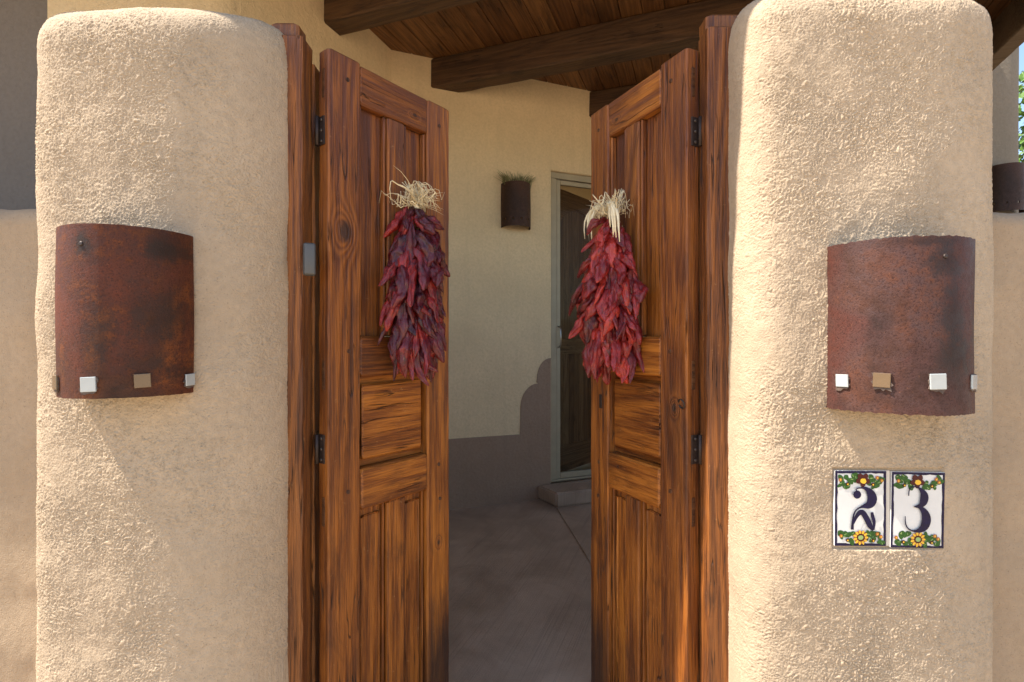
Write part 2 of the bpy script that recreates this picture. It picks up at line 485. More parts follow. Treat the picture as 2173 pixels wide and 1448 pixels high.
U = Vector((.9387, -.3448, 0)); V = Vector((.3448, .9387, 0))       # roof directions
def floor_mat():
    m = M('broomed_brown_concrete')
    a = math.atan2(V.y, V.x)
    src = m.mapping((1, 1, 1), rot=(0, 0, -a))
    v = m.mapping((1.2, 190, 1), src=src)
    br = m.noise(v, 1.0, 3, .6, .12)
    br2 = m.noise(m.mapping((.9, 34, 1), src=src), 1.0, 3, .6, .2)
    big = m.noise(m.tc.outputs['Object'], 3.2, 6, .65, .6)
    fine = m.noise(m.tc.outputs['Object'], 150, 4, .7)
    col = m.mix(m.ramp(big, [(.32, 0.0), (.68, 1.0)]), (.29, .198, .132), (.46, .325, .225))
    lines = m.math('MULTIPLY', m.ramp(br, [(.34, .45), (.46, 0.0)]), m.ramp(br2, [(.35, .15), (.6, 1.0)]))
    col = m.mix(lines, col, (.10, .070, .055))
    col = m.mix(m.math('MULTIPLY', m.ramp(br, [(.58, 0.0), (.72, .25)]), m.ramp(br2, [(.35, .15), (.6, 1.0)])), col, (.27, .22, .185))
    sp = m.noise(m.tc.outputs['Object'], 38, 4, .7)
    col = m.mix(m.ramp(sp, [(.70, 0.0), (.74, .5)]), col, (.45, .40, .36))
    h = m.math('ADD', m.math('MULTIPLY', br, .8), m.math('MULTIPLY', fine, .5))
    return m.out(col, m.ramp(big, [(.3, .48), (.7, .68)]), m.bump(h, .8, .004), Specular_IOR_Level=.4)
M_FLOOR = floor_mat()
# two slabs with a real joint between them; the joint runs from the step towards the gate
J0 = Vector((.320, 3.92, 0)); J1 = Vector((.44, 2.88, 0)); jd = (J0 - J1).normalized()
Ja = J1 - jd * 1.8; Jb = J0 + jd * 1.2
jn = Vector((jd.y, -jd.x, 0)) * .0042
fl = empty('porch_floor'); tag(fl, kind='structure')
def prism(name, pts, z0, z1):
    n = len(pts)
    vs = [(p[0], p[1], z0) for p in pts] + [(p[0], p[1], z1) for p in pts]
    fs = [tuple(range(n - 1, -1, -1)), tuple(range(n, 2 * n))] + [(k, (k + 1) % n, n + (k + 1) % n, n + k) for k in range(n)]
    me = mesh(name, vs, fs)
    bm = bmesh.new(); bm.from_mesh(me); bmesh.ops.recalc_face_normals(bm, faces=bm.faces); bm.to_mesh(me); bm.free()
    return me
link('slab', prism('slab', [(-3.2, Ja.y), (Ja.x - jn.x, Ja.y), (Jb.x - jn.x, Jb.y), (-3.2, Jb.y)], -.012, 0.0), fl, M_FLOOR)
link('slab', prism('slab', [(Ja.x + jn.x, Ja.y), (5.2, Ja.y), (5.2, Jb.y), (Jb.x + jn.x, Jb.y)], -.012, 0.004), fl, M_FLOOR)

link('joint_filler', prism('joint_filler', [(Ja.x - jn.x, Ja.y), (Ja.x + jn.x, Ja.y), (Jb.x + jn.x, Jb.y), (Jb.x - jn.x, Jb.y)], -.011, -.0035), fl, M_FLOOR)

# ------------------------------------------------------------------ gate pillars (dense, really rough stucco)
TEX = .0012; NT = 1024
T_GRAIN = bandnoise(NT, TEX, .0060, .30, 1)
T_GRAIN2 = bandnoise(NT, TEX, .0125, .35, 2)
T_MID = bandnoise(NT, TEX, .06, .5, 3)
T_BIG = bandnoise(NT, TEX, .30, .5, 4)
T_WARP = bandnoise(NT, TEX, .045, .5, 5)

def chaikin(pts, n=3):
    for _ in range(n):
        q = [pts[0]]
        for a, b in zip(pts[:-1], pts[1:]):
            q.append(a * .75 + b * .25); q.append(a * .25 + b * .75)
        q.append(pts[-1]); pts = q
    return np.array(pts)

def pillar(name, front, back, H, r, spine, seed, roughfun, recess=(), res=.0021, zlo=.45, zmin=-.02):
    fp = chaikin([np.array(p, float) for p in front], 4)
    d = np.r_[0, np.cumsum(np.linalg.norm(np.diff(fp, axis=0), axis=1))]
    n = int(d[-1] / res)
    s = np.linspace(0, d[-1], n)
    P = np.stack([np.interp(s, d, fp[:, 0]), np.interp(s, d, fp[:, 1])], 1)
    # back, coarse
    bp = chaikin([fp[-1]] + [np.array(p, float) for p in back] + [fp[0]], 2)[1:-1]
    PP = np.vstack([P, bp]); ss = np.r_[s, d[-1] + .05 * np.arange(1, len(bp) + 1)]
    dense = np.r_[np.ones(len(P)), np.zeros(len(bp))]
    # vertical profile: (rho, z, arc)
    nn = 3.1
    a = np.linspace(0, np.pi / 2, 800)
    rho = np.cos(a) ** (2 / nn); zz = H - r + r * np.sin(a) ** (2 / nn)
    wdt = .19
    arc = np.r_[0, np.cumsum(np.hypot(np.diff(rho) * wdt, np.diff(zz)))]
    na = int(arc[-1] / res)
    aa = np.linspace(0, arc[-1], na)
    rho_t = np.interp(aa, arc, rho); z_t = np.interp(aa, arc, zz)
    zb = np.r_[np.linspace(zmin, zlo, 8)[:-1], np.linspace(zlo, H - r, int((H - r - zlo) / res))[:-1]]
    RHO = np.r_[np.ones(len(zb)), rho_t]; Z = np.r_[zb, z_t]; VV = np.r_[zb, H - r + aa]
    SP = np.stack([np.clip(PP[:, 0], spine[0], spine[1]), np.full(len(PP), spine[2])], 1)
    XY = SP[:, None, :] + (PP - SP)[:, None, :] * RHO[None, :, None]
    G = np.concatenate([XY, np.broadcast_to(Z[None, :, None], (len(PP), len(Z), 1))], 2)
    # surface normals by finite differences (closed around)
    du = np.roll(G, -1, 0) - np.roll(G, 1, 0)
    dv = np.zeros_like(G); dv[:, 1:-1] = G[:, 2:] - G[:, :-2]; dv[:, 0] = G[:, 1] - G[:, 0]; dv[:, -1] = dv[:, -2]
    N = np.cross(du, dv); N /= (np.linalg.norm(N, axis=2, keepdims=True) + 1e-12)
    c = np.array([spine[0] * .5 + spine[1] * .5, spine[2], 1.0])
    if (N[len(P) // 2, len(zb) // 2] * (G[len(P) // 2, len(zb) // 2] - c)).sum() < 0: N = -N
    sa = ss[:, None] + 0 * VV[None, :] + seed; sb = VV[None, :] + 0 * ss[:, None] + seed * .7
    wa = sa + .004 * sample(T_WARP, TEX, sa, sb); wb = sb + .004 * sample(T_WARP, TEX, sb, sa)
    g1 = sample(T_GRAIN, TEX, wa, wb); g2 = sample(T_GRAIN2, TEX, wa, wb)
    grain = np.clip(g1, -1.3, 1.7) * .00090 + np.clip(g2, -.8, 1.6) * .00012
    rf = roughfun(G[..., 0], G[..., 2])
    rf = rf * np.clip(1 + .26 * sample(T_BIG, TEX, sb * .8, sa * .8) + .10 * sample(T_MID, TEX, sb, sa), .45, 1.5)      # trowel sweeps
    h = grain * rf + sample(T_MID, TEX, sa, sb) * .00022 + sample(T_BIG, TEX, sa, sb) * .0011
    for (x0, x1, z0, z1, ylev) in recess:     # cut-outs holding tiles
        inside = (G[..., 0] > x0) & (G[..., 0] < x1) & (G[..., 2] > z0) & (G[..., 2] < z1) & (dense[:, None] > 0) & (G[..., 1] < 1.3)
        dep = ylev - G[..., 1]
        h = np.where(inside, -dep, h)
    h = h * (dense[:, None] * .9 + .1)
    G = G + N * h[..., None]
    nu, nv = G.shape[:2]
    me = npmesh(name, G.reshape(-1, 3), gridquads(nu, nv, True))
    o = link(name, me, mat=M_STUCCO)
    return o

def rl(x, z):
    t = np.clip((x + .74) / .10, 0, 1)
    return 1.0 - .30 * t
def rr(x, z):
    t = np.clip((.60 - x) / .05, 0, 1) + .55 * np.clip((x - 1.02) / .08, 0, 1)
    return 1.05 - .45 * np.clip(t, 0, 1)

pl = pillar('gate_pillar', [(-1.135, 1.50), (-1.135, 1.30), (-1.128, 1.205), (-1.07, 1.172), (-.95, 1.158), (-.84, 1.150), (-.75, 1.154), (-.68, 1.176), (-.62, 1.215), (-.582, 1.265), (-.566, 1.305), (-.566, 1.40)],
            [(-.566, 1.58), (-.70, 1.62), (-1.00, 1.62), (-1.135, 1.58)], 2.058, .16, (-1.06, -.635, 1.36), .0, rl)
tag(pl, 'rounded tan stucco gate pillar left of the gate, sunlit along its left edge', 'gate pillar', 'stucco gate pillars')
TZ0 = CAMZ - (1163 - 724) / F * 1.148; TZ1 = CAMZ - (998 - 724) / F * 1.148
def tx(p): return (p - 1086.5) / F * 1.148
pr = pillar('gate_pillar', [(.551, 1.40), (.551, 1.31), (.545, 1.24), (.560, 1.190), (.61, 1.160), (.74, 1.151), (.88, 1.148), (.98, 1.153), (1.05, 1.168), (1.125, 1.195), (1.160, 1.24), (1.166, 1.31), (1.166, 1.50)],
            [(1.166, 1.58), (1.04, 1.62), (.70, 1.62), (.551, 1.58)], 2.092, .14, (.645, 1.07, 1.36), 3.1, rr,
            recess=[(tx(1769), tx(2006), TZ0 - .004, TZ1 + .003, 1.158)])
tag(pr, 'rounded tan stucco gate pillar right of the gate, with the two number tiles set in it', 'gate pillar', 'stucco gate pillars')

# low garden walls on either side
def lowwall(name, x0, x1, y0, y1, H, label):
    ny, nz = 110, 120
    prof = []
    r = .05
    # profile across the wall (y,z): front up, over, back down
    zf = np.linspace(-.02, H - r, 110)
    for z in zf: prof.append((y0, z))
    for k in range(1, 20):
        a = math.pi / 2 * k / 20
        prof.append((y0 + r - r * math.cos(a), H - r + r * math.sin(a)))
    for y in np.linspace(y0 + r, y1 - r, 6): prof.append((y, H))
    for k in range(1, 6):
        a = math.pi / 2 * k / 6
        prof.append((y1 - r + r * math.sin(a), H - r + r * math.cos(a)))
    prof.append((y1, -.02))
    prof = np.array(prof)
    xs = np.linspace(x0, x1, int(abs(x1 - x0) / .012))
    G = np.zeros((len(xs), len(prof), 3))
    G[..., 0] = xs[:, None]; G[..., 1] = prof[None, :, 0]; G[..., 2] = prof[None, :, 1]
    w = sample(T_BIG, TEX, xs[:, None] + 0 * prof[None, :, 0], prof[None, :, 1] * 1.0 + 0 * xs[:, None])
    w2 = sample(T_MID, TEX, xs[:, None] + 0 * prof[None, :, 0], prof[None, :, 1] + 0 * xs[:, None])
    G[..., 1] += -.0016 * w - .00025 * w2; G[..., 2] += .003 * w * (G[..., 2] > H - .1)
    V_ = G.reshape(-1, 3)
    o = link(name, npmesh(name, V_, gridquads(*G.shape[:2])), mat=M_LOW)
    tag(o, label, 'garden wall', 'low stucco garden walls')
lowwall('garden_wall', -4.6, -1.09, 1.33, 1.58, CAMZ + 284 / F * 1.36, 'low tan stucco garden wall running off to the left of the left gate pillar')
lowwall('garden_wall', 1.12, 4.9, 1.33, 1.58, CAMZ + 277 / F * 1.36, 'low tan stucco garden wall running off to the right of the right gate pillar')

# ------------------------------------------------------------------ house behind
CEIL = 3.315
house = empty('house', (0, 3.8, 0))
tag(house, 'tan stucco adobe house behind the gate with brown dado and a screened entry door', 'house')
house.location = (0, 0, 0)
CA = Vector((-.857, 3.63, 0))
wd = Vector((math.cos(math.radians(21.8)), math.sin(math.radians(21.8)), 0))     # wall B runs this way
wn = Vector((wd.y, -wd.x, 0))                                                    # towards camera
def wb(s, d, z): return CA + wd * s + wn * d + Vector((0, 0, z))
def wall_s(pxx):
    p = (pxx - 1086.5) / F
    return (p * CA.y - CA.x) / (wd.x - p * wd.y)
def wall_Y(pxx): return CA.y + wd.y * wall_s(pxx)
def wblock(name, s0, s1, z0, z1, d0, d1, mat, parent):
    vs = [wb(s, d, z) for s in (s0, s1) for d in (d0, d1) for z in (z0, z1)]
    fs = [(0, 1, 3, 2), (4, 6, 7, 5), (0, 4, 5, 1), (2, 3, 7, 6), (0, 2, 6, 4), (1, 5, 7, 3)]
    me = mesh(name, vs, fs)
    bm = bmesh.new(); bm.from_mesh(me); bmesh.ops.recalc_face_normals(bm, faces=bm.faces); bm.to_mesh(me); bm.free()
    return link(name, me, parent, mat)
sD0 = wall_s(1171); sD1 = sD0 + .98
zD1 = CAMZ + (724 - 362) / F * wall_Y(1172); zD0 = .128
# the outside wall: one mesh (bent run + straight run with a door opening with bullnosed edges)
pa = [Vector((-4.8, 2.05, 0)), Vector((-1.97, 2.17, 0)), Vector((-1.36, 2.32, 0)), Vector((-1.27, 2.48, 0)), CA.copy()]
bmw = bmesh.new()
def quadf(bm, a, b, c, d):
    bm.faces.new([bm.verts.new(v) for v in (a, b, c, d)])
up = Vector((0, 0, 1))
pb = [Vector(p) for p in chaikin([np.array(p) for p in pa[1:]], 3)]
for a, b in zip(pb[:-1], pb[1:]):
    quadf(bmw, a, b, b + up * (CEIL + .3), a + up * (CEIL + .3))
def rect(s0, s1, z0, z1, d=0.0): quadf(bmw, wb(s0, d, z0), wb(s1, d, z0), wb(s1, d, z1), wb(s0, d, z1))
rb = .02
rect(0, sD0 - rb, 0, CEIL + .3); rect(sD0 - rb, sD1 + rb, zD1 + rb, CEIL + .3); rect(sD1 + rb, 5.2, 0, CEIL + .3)
# bullnosed jamb and head
prev = None
for k in range(7):
    a = math.pi / 2 * k / 6
    off = rb * (1 - math.sin(a)); dd = -(rb - rb * math.cos(a))
    cur = (sD0 - off, sD1 + off, zD1 + off, dd)
    if prev:
        p = prev; c = cur
        quadf(bmw, wb(p[0], p[3], 0), wb(c[0], c[3], 0), wb(c[0], c[3], c[2]), wb(p[0], p[3], p[2]))
        quadf(bmw, wb(p[0], p[3], p[2]), wb(c[0], c[3], c[2]), wb(c[1], c[3], c[2]), wb(p[1], p[3], p[2]))
        quadf(bmw, wb(p[1], p[3], 0), wb(c[1], c[3], 0), wb(c[1], c[3], c[2]), wb(p[1], p[3], p[2]))
    prev = cur
quadf(bmw, wb(sD0, -rb, 0), wb(sD0, -.26, 0), wb(sD0, -.26, zD1), wb(sD0, -rb, zD1))
quadf(bmw, wb(sD1, -rb, 0), wb(sD1, -.26, 0), wb(sD1, -.26, zD1), wb(sD1, -rb, zD1))
quadf(bmw, wb(sD0, -rb, zD1), wb(sD1, -rb, zD1), wb(sD1, -.26, zD1), wb(sD0, -.26, zD1))
bmesh.ops.remove_doubles(bmw, verts=bmw.verts, dist=1e-5)
bmesh.ops.recalc_face_normals(bmw, faces=bmw.faces)
me = bpy.data.meshes.new('wall'); bmw.to_mesh(me); bmw.free()
link('wall', me, house, M_HOUSE)
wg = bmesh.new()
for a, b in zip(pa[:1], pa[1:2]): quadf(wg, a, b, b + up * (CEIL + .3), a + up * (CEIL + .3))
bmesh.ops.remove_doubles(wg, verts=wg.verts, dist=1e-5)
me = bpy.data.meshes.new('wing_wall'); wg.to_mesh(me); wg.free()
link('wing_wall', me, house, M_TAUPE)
# outer side walls only; unseen rear left open so daylight reaches the hall
for a, b in (((-4.8, 2.05), (-4.8, 7.5)), ((5.0, 7.5), tuple(wb(5.2, 0, 0))[:2])):
    link('side_wall', mesh('side_wall', [(*a, -.02), (*b, -.02), (*b, CEIL + .3), (*a, CEIL + .3)], [(0, 1, 2, 3)]), house, M_HOUSE)
# hall behind the door, unseen far end left open to bring in daylight
rm = bmesh.new()
def rbx(s0, s1, d0, d1, z0, z1):
    quadf(rm, wb(s0, d0, z0), wb(s0, d1, z0), wb(s0, d1, z1), wb(s0, d0, z1))
    quadf(rm, wb(s1, d0, z0), wb(s1, d1, z0), wb(s1, d1, z1), wb(s1, d0, z1))
    quadf(rm, wb(s0, d0, z1), wb(s1, d0, z1), wb(s1, d1, z1), wb(s0, d1, z1))
    quadf(rm, wb(s0, d0, z0), wb(s1, d0, z0), wb(s1, d1, z0), wb(s0, d1, z0))
rbx(sD0 - .3, sD1 + .8, -.27, -2.6, .12, 2.9)
me = bpy.data.meshes.new('hall'); rm.to_mesh(me); rm.free()
link('hall', me, house, M_DARKROOM)

# brown dado with its stepped, rounded outline, a 6 mm proud coat
def zat(pxx, py): return CAMZ + (724 - py) / F * wall_Y(pxx)
out = []
def addp(a, b): out.append((wall_s(a), zat(a, b)))
out.append((0.0, 0.0)); 
out.append((0.0, zat(950, 932)))
addp(950, 932); addp(1103, 922)
addp(1104, 885)
for k in range(0, 9):
    a = math.pi / 2 * k / 8
    addp(1104 + 38 * (1 - math.cos(a)), 868 - 54 * math.sin(a))
addp(1138, 812)
for k in range(0, 9):
    a = math.pi / 2 * k / 8
    addp(1139 + 30 * (1 - math.cos(a)), 806 - 46 * math.sin(a))
out.append((sD0 - .012, out[-1][1]))
out.append((sD0 - .012, 0.0))
def poly_on_wall(name, pts, d, mat, parent, back=0.0):
    bm = bmesh.new()
    vs = [bm.verts.new(wb(s, d, z)) for s, z in pts]
    f = bm.faces.new(vs)
    ext = bmesh.ops.extrude_face_region(bm, geom=[f])
    for v in ext['geom']:
        if isinstance(v, bmesh.types.BMVert): v.co -= wn * (d - back)
    bmesh.ops.recalc_face_normals(bm, faces=bm.faces)
    me = bpy.data.meshes.new(name); bm.to_mesh(me); bm.free()
    return link(name, me, parent, mat)
poly_on_wall('dado', out, .006, M_DADO, house, .0005)
poly_on_wall('dado', [(sD1 + .03, 0), (sD1 + .03, zat(950, 932)), (5.1, zat(950, 932)), (5.1, 0)], .006, M_DADO, house, .0005)

# step in front of the door
st = prism('door_step', [wb(sD0 - .13, .008, 0)[:2], wb(sD0 - .09, .26, 0)[:2], wb(sD1 + .3, .34, 0)[:2], wb(sD1 + .3, .008, 0)[:2]], .0045, .112)
bm = bmesh.new(); bm.from_mesh(st); bmesh.ops.bevel(bm, geom=[e for e in bm.edges if e.calc_length() > .02], offset=.012, segments=3, affect='EDGES'); bm.to_mesh(st); bm.free()
so_ = link('door_step', st, mat=M_FLOOR)
tag(so_, 'low brown concrete step at the foot of the screened entry door', 'step')

# door frame, screen door, wooden door
def wobj(name, s0, s1, z0, z1, d0, d1, mat, parent, bev=.002):
    me = box(name, s0, s1, -max(d0, d1), -min(d0, d1), z0, z1, bev)
    o = link(name, me, parent, mat)
    return o
dr = empty('entry_doorway', CA, math.atan2(wd.y, wd.x))
dr.parent = house
dr.name = 'doorway'
for nm, a, b, c, d in (('frame_jamb', sD0 + .002, sD0 + .052, zD0 + .002, zD1 - .054), ('frame_jamb', sD1 - .052, sD1 - .002, zD0 + .002, zD1 - .054), ('frame_head', sD0 + .002, sD1 - .002, zD1 - .052, zD1 - .002), ('frame_sill', sD0 + .002, sD1 - .002, zD0 - .015, zD0)):
    wobj(nm, a, b, c, d, -.02, -.085, M_FRAME, dr, .004)
for nm, a, b, c, d in (('screen_stile', sD0 + .056, sD0 + .092, zD0 + .004, zD1 - .060), ('screen_stile', sD1 - .092, sD1 - .056, zD0 + .004, zD1 - .060), ('screen_rail', sD0 + .094, sD1 - .094, zD1 - .094, zD1 - .060), ('screen_rail', sD0 + .094, sD1 - .094, zD0 + .004, zD0 + .05)):
    wobj(nm, a, b, c, d, -.030, -.060, M_FRAME, dr, .003)
def glassmat():
    m = M('screen_door_glass')
    t = m.n('ShaderNodeBsdfTransparent'); t.inputs[0].default_value = (.80, .80, .77, 1)
    gl = m.n('ShaderNodeBsdfGlossy'); gl.inputs['Roughness'].default_value = .03
    mx = m.n('ShaderNodeMixShader'); mx.inputs[0].default_value = .004
    m.l(t.outputs[0], mx.inputs[1]); m.l(gl.outputs[0], mx.inputs[2])
    m.l(mx.outputs[0], m.t.nodes['Material Output'].inputs[0])
    return m.m
wobj('glass_pane', sD0 + .0945, sD1 - .0945, zD0 + .051, zD1 - .095, -.043, -.047, glassmat(), dr, 0)
hz = zat(1190, 715)
hs = sD0 + .074
hv = tube('pull_handle', [Vector((hs, .030, hz - .085)), Vector((hs, .008, hz - .08)), Vector((hs, -.008, hz - .06)), Vector((hs, -.012, hz)), Vector((hs, -.008, hz + .06)), Vector((hs, .008, hz + .08)), Vector((hs, .030, hz + .085))], .006, 8)
o = link('pull_handle', mesh('pull_handle', *hv, True), dr, M_STEEL)
# open wooden door, hinged on the left jamb and swung into the hall
wdr = empty('entry_door', (sD0 + .062, .20, zD0 + .02), math.radians(48))
wdr.parent = house; wdr.matrix_parent_inverse = Matrix.Identity(4)
base = Matrix.Translation(CA) @ Matrix.Rotation(math.atan2(wd.y, wd.x), 4, 'Z')
wdr.matrix_basis = base @ Matrix.Translation((sD0 + .05, .095, zD0 + .012)) @ Matrix.Rotation(math.radians(28), 4, 'Z')
DW, DH = .86, zD1 - zD0 - .10
def dbox(nm, x0, x1, z0, z1, y0, y1, mat=M_DOOR, bev=.004):
    return link(nm, box(nm, x0, x1, y0, y1, z0, z1, bev), wdr, mat)
dbox('stile', 0, .11, 0, DH, 0, .045); dbox('stile', DW - .11, DW, 0, DH, 0, .045)
M_DOORH = wood('entry_door_wood_crosswise', 0, dark=(.09, .044, .024), mid=(.20, .112, .060), light=(.31, .185, .10), gloss=.5, topfade=False, wear=0)
dbox('rail', .112, DW - .112, 0, .22, .001, .044, M_DOORH); dbox('rail', .112, DW - .112, 1.00, 1.13, .001, .044, M_DOORH)
# arched top rail
ap = [(.112, DH)] + [(.112, DH - .34)]
for k in range(0, 17):
    a = math.pi * k / 16
    ap.append((DW / 2 - (DW / 2 - .112) * math.cos(a), DH - .34 + .20 * math.sin(a)))
ap += [(DW - .112, DH)]
bm = bmesh.new(); f = bm.faces.new([bm.verts.new((x, .001, z)) for x, z in ap])
ex = bmesh.ops.extrude_face_region(bm, geom=[f])
for v in ex['geom']:
    if isinstance(v, bmesh.types.BMVert): v.co.y += .043
bmesh.ops.recalc_face_normals(bm, faces=bm.faces)
me = bpy.data.meshes.new('arched_rail'); bm.to_mesh(me); bm.free()
link('arched_rail', me, wdr, M_DOORH)
nb = 8; bwid = (DW - .224) / nb
for k in range(nb):
    for (z0, z1) in ((.16, 1.04), (1.09, DH - .10)):
        dbox('plank', .112 + k * bwid + .001, .112 + (k + 1) * bwid - .001, z0, z1, .016, .032, bev=.003)

# ------------------------------------------------------------------ porch roof
O2 = Vector((-.59, 3.734, 0))
roof = empty('porch_roof', (O2.x, O2.y, 0), math.atan2(U.y, U.x))
tag(roof, 'dark stained porch roof of square beams and narrow boards above the open gate', 'porch roof')
BH = .215; BW = .15; ZB = CEIL - BH
UEND = 3.62; YFRONT = 1.118  # unseen front edge of the roof, set by where its shade should fall
for v0, u0, seed in ((0, -.10, 1), (-.888, -.32, 2), (-1.776, -.9, 3), (.888, .9, 4)):
    me = timber('beam', u0, min(UEND, (O2.y + V.y * v0 - YFRONT - .15) / .3448), v0, v0 + BW, ZB, CEIL - .002, axis=0, ch=.010, wob=.0022, step=.12, seed=seed)
    link('beam', me, roof, M_BEAM)
# front beam parallel to the gate wall, and the side beams over the right end
k = 0
u = -3.86  # boards carried left out of view to darken the far-left wall
while u < UEND + .02:
    vf = (YFRONT - O2.y - (u + .067) * U.y) / V.y
    vb = 2.2
    me = box('ceiling_board', 0, vb - vf, 0, .1295, 0, .022, .003, 1)
    o = link('ceiling_board', me, roof, M_BOARD)
    # board local x along roof v
    o.location = (u + .1340, vf, CEIL + .0005 * (k % 3))
    o.rotation_euler = (random.uniform(-.006, .006), 0, math.radians(90))
    u += .134; k += 1

# deck out to the front edge (a wedge, unseen front cut parallel to the gate wall to shade the gate)
def ruv(x, y): 
    d = Vector((x, y, 0)) - Vector((O2.x, O2.y, 0)); return (d.dot(U), d.dot(V))
VE = (YFRONT - O2.y - (UEND + .1) * U.y) / V.y          # where the right edge meets the front line
wp = [(-3.9, (YFRONT - O2.y - (-3.9) * U.y) / V.y), (UEND + .10, VE), (UEND + .10, 2.25), (-3.9, 2.25)]
link('roof_deck', prism('roof_deck', wp, CEIL + .03, CEIL + .09), roof, M_FASCIA)
me = timber('edge_beam', UEND, UEND + .11, VE, 2.2, ZB, CEIL + .02, axis=1, ch=.008, seed=9)
link('edge_beam', me, roof, M_FASCIA)
me = timber('edge_board', UEND + .112, UEND + .15, VE - .03, 2.2, ZB + .10, CEIL + .14, axis=1, ch=.005, seed=10)
link('edge_board', me, roof, M_FASCIA)
fb = box('front_beam', -4.2, 2.45, YFRONT - .02, YFRONT + .12, CEIL - .22, CEIL - .004, .008)
for v in fb.vertices:
    a = ruv(v.co.x, v.co.y); v.co.x, v.co.y = a
link('front_beam', fb, roof, M_BEAM)

# ------------------------------------------------------------------ column at the right, vine beyond
def column(name, cx, cy, hw, hd, H, mat):
    pts = []
    n = 64
    secs = []
    for k in range(n):
        a = 2 * math.pi * k / n
        ex = .45
        c, s_ = math.cos(a), math.sin(a)
        secs.append((hw * math.copysign(abs(c) ** ex, c), hd * math.copysign(abs(s_) ** ex, s_)))
    zs = np.linspace(0, H, 60)
    G = np.zeros((n, len(zs), 3))
    for i, (a, b) in enumerate(secs):
        for j, z in enumerate(zs):
            w = 1 + .02 * math.sin(z * 1.7) - .035 * max(0, (z - H + .6) / .6) ** 2
            G[i, j] = (cx + a * w, cy + b * w, z)
    return link(name, npmesh(name, G.reshape(-1, 3), gridquads(n, len(zs), True)), mat=mat)
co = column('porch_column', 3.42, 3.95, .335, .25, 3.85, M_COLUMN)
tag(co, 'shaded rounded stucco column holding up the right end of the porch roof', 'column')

vine = empty('climbing_vine', (5.86, 5.2, 0)); tag(vine, 'sunlit leafy green vine growing beyond the column at the right edge', 'vine')
vs, fs = [], []
r = random.Random(5)
for k in range(6500):
    h = r.uniform(0.1, 4.05)
    a = r.uniform(0, 6.28); rad = (.85 + .12 * math.sin(h * 3.1) + .08 * math.sin(h * 9)) * math.sqrt(r.uniform(.35, 1)) * (1 - .25 * max(0, h - 3.6))
    c = Vector((rad * math.cos(a) - .12, rad * math.sin(a), h))
    n_ = Vector((math.cos(a) + r.uniform(-.7, .7), math.sin(a) + r.uniform(-.7, .7), r.uniform(-.1, 1.2))).normalized()
    u_ = n_.orthogonal().normalized(); v_ = n_.cross(u_)
    th = r.uniform(0, 6.28); u2 = u_ * math.cos(th) + v_ * math.sin(th); v2 = n_.cross(u2)
    L = r.uniform(.05, .10)
    b = len(vs)
    vs += [c - u2 * L * .5, c - u2 * L * .1 + v2 * L * .34 + n_ * .008, c + u2 * L * .55 - n_ * .012, c - u2 * L * .1 - v2 * L * .34 + n_ * .008]
    fs += [(b, b + 1, b + 2), (b, b + 2, b + 3)]
def leafm():
    m = M('vine_leaf')
    n = m.noise(m.tc.outputs['Object'], 9, 3)
    col = m.mix(n, (.04, .11, .015), (.13, .22, .03))
    o = m.out(col, .5)
    m.b.inputs['Subsurface Weight'].default_value = 0.0
    return o
lf = link('foliage', mesh('foliage', vs, fs), vine, leafm()); lf['kind'] = 'stuff'
tr = joinparts('stem', [tube('s', [Vector((.1 * math.sin(q * 2 + z * 2.2), .1 * math.cos(q + z * 1.7) - .1, z)) for z in np.linspace(-.02, 3.8, 16)], .03, 7) for q in range(3)])
link('stem', tr, vine, M_TRUNK)

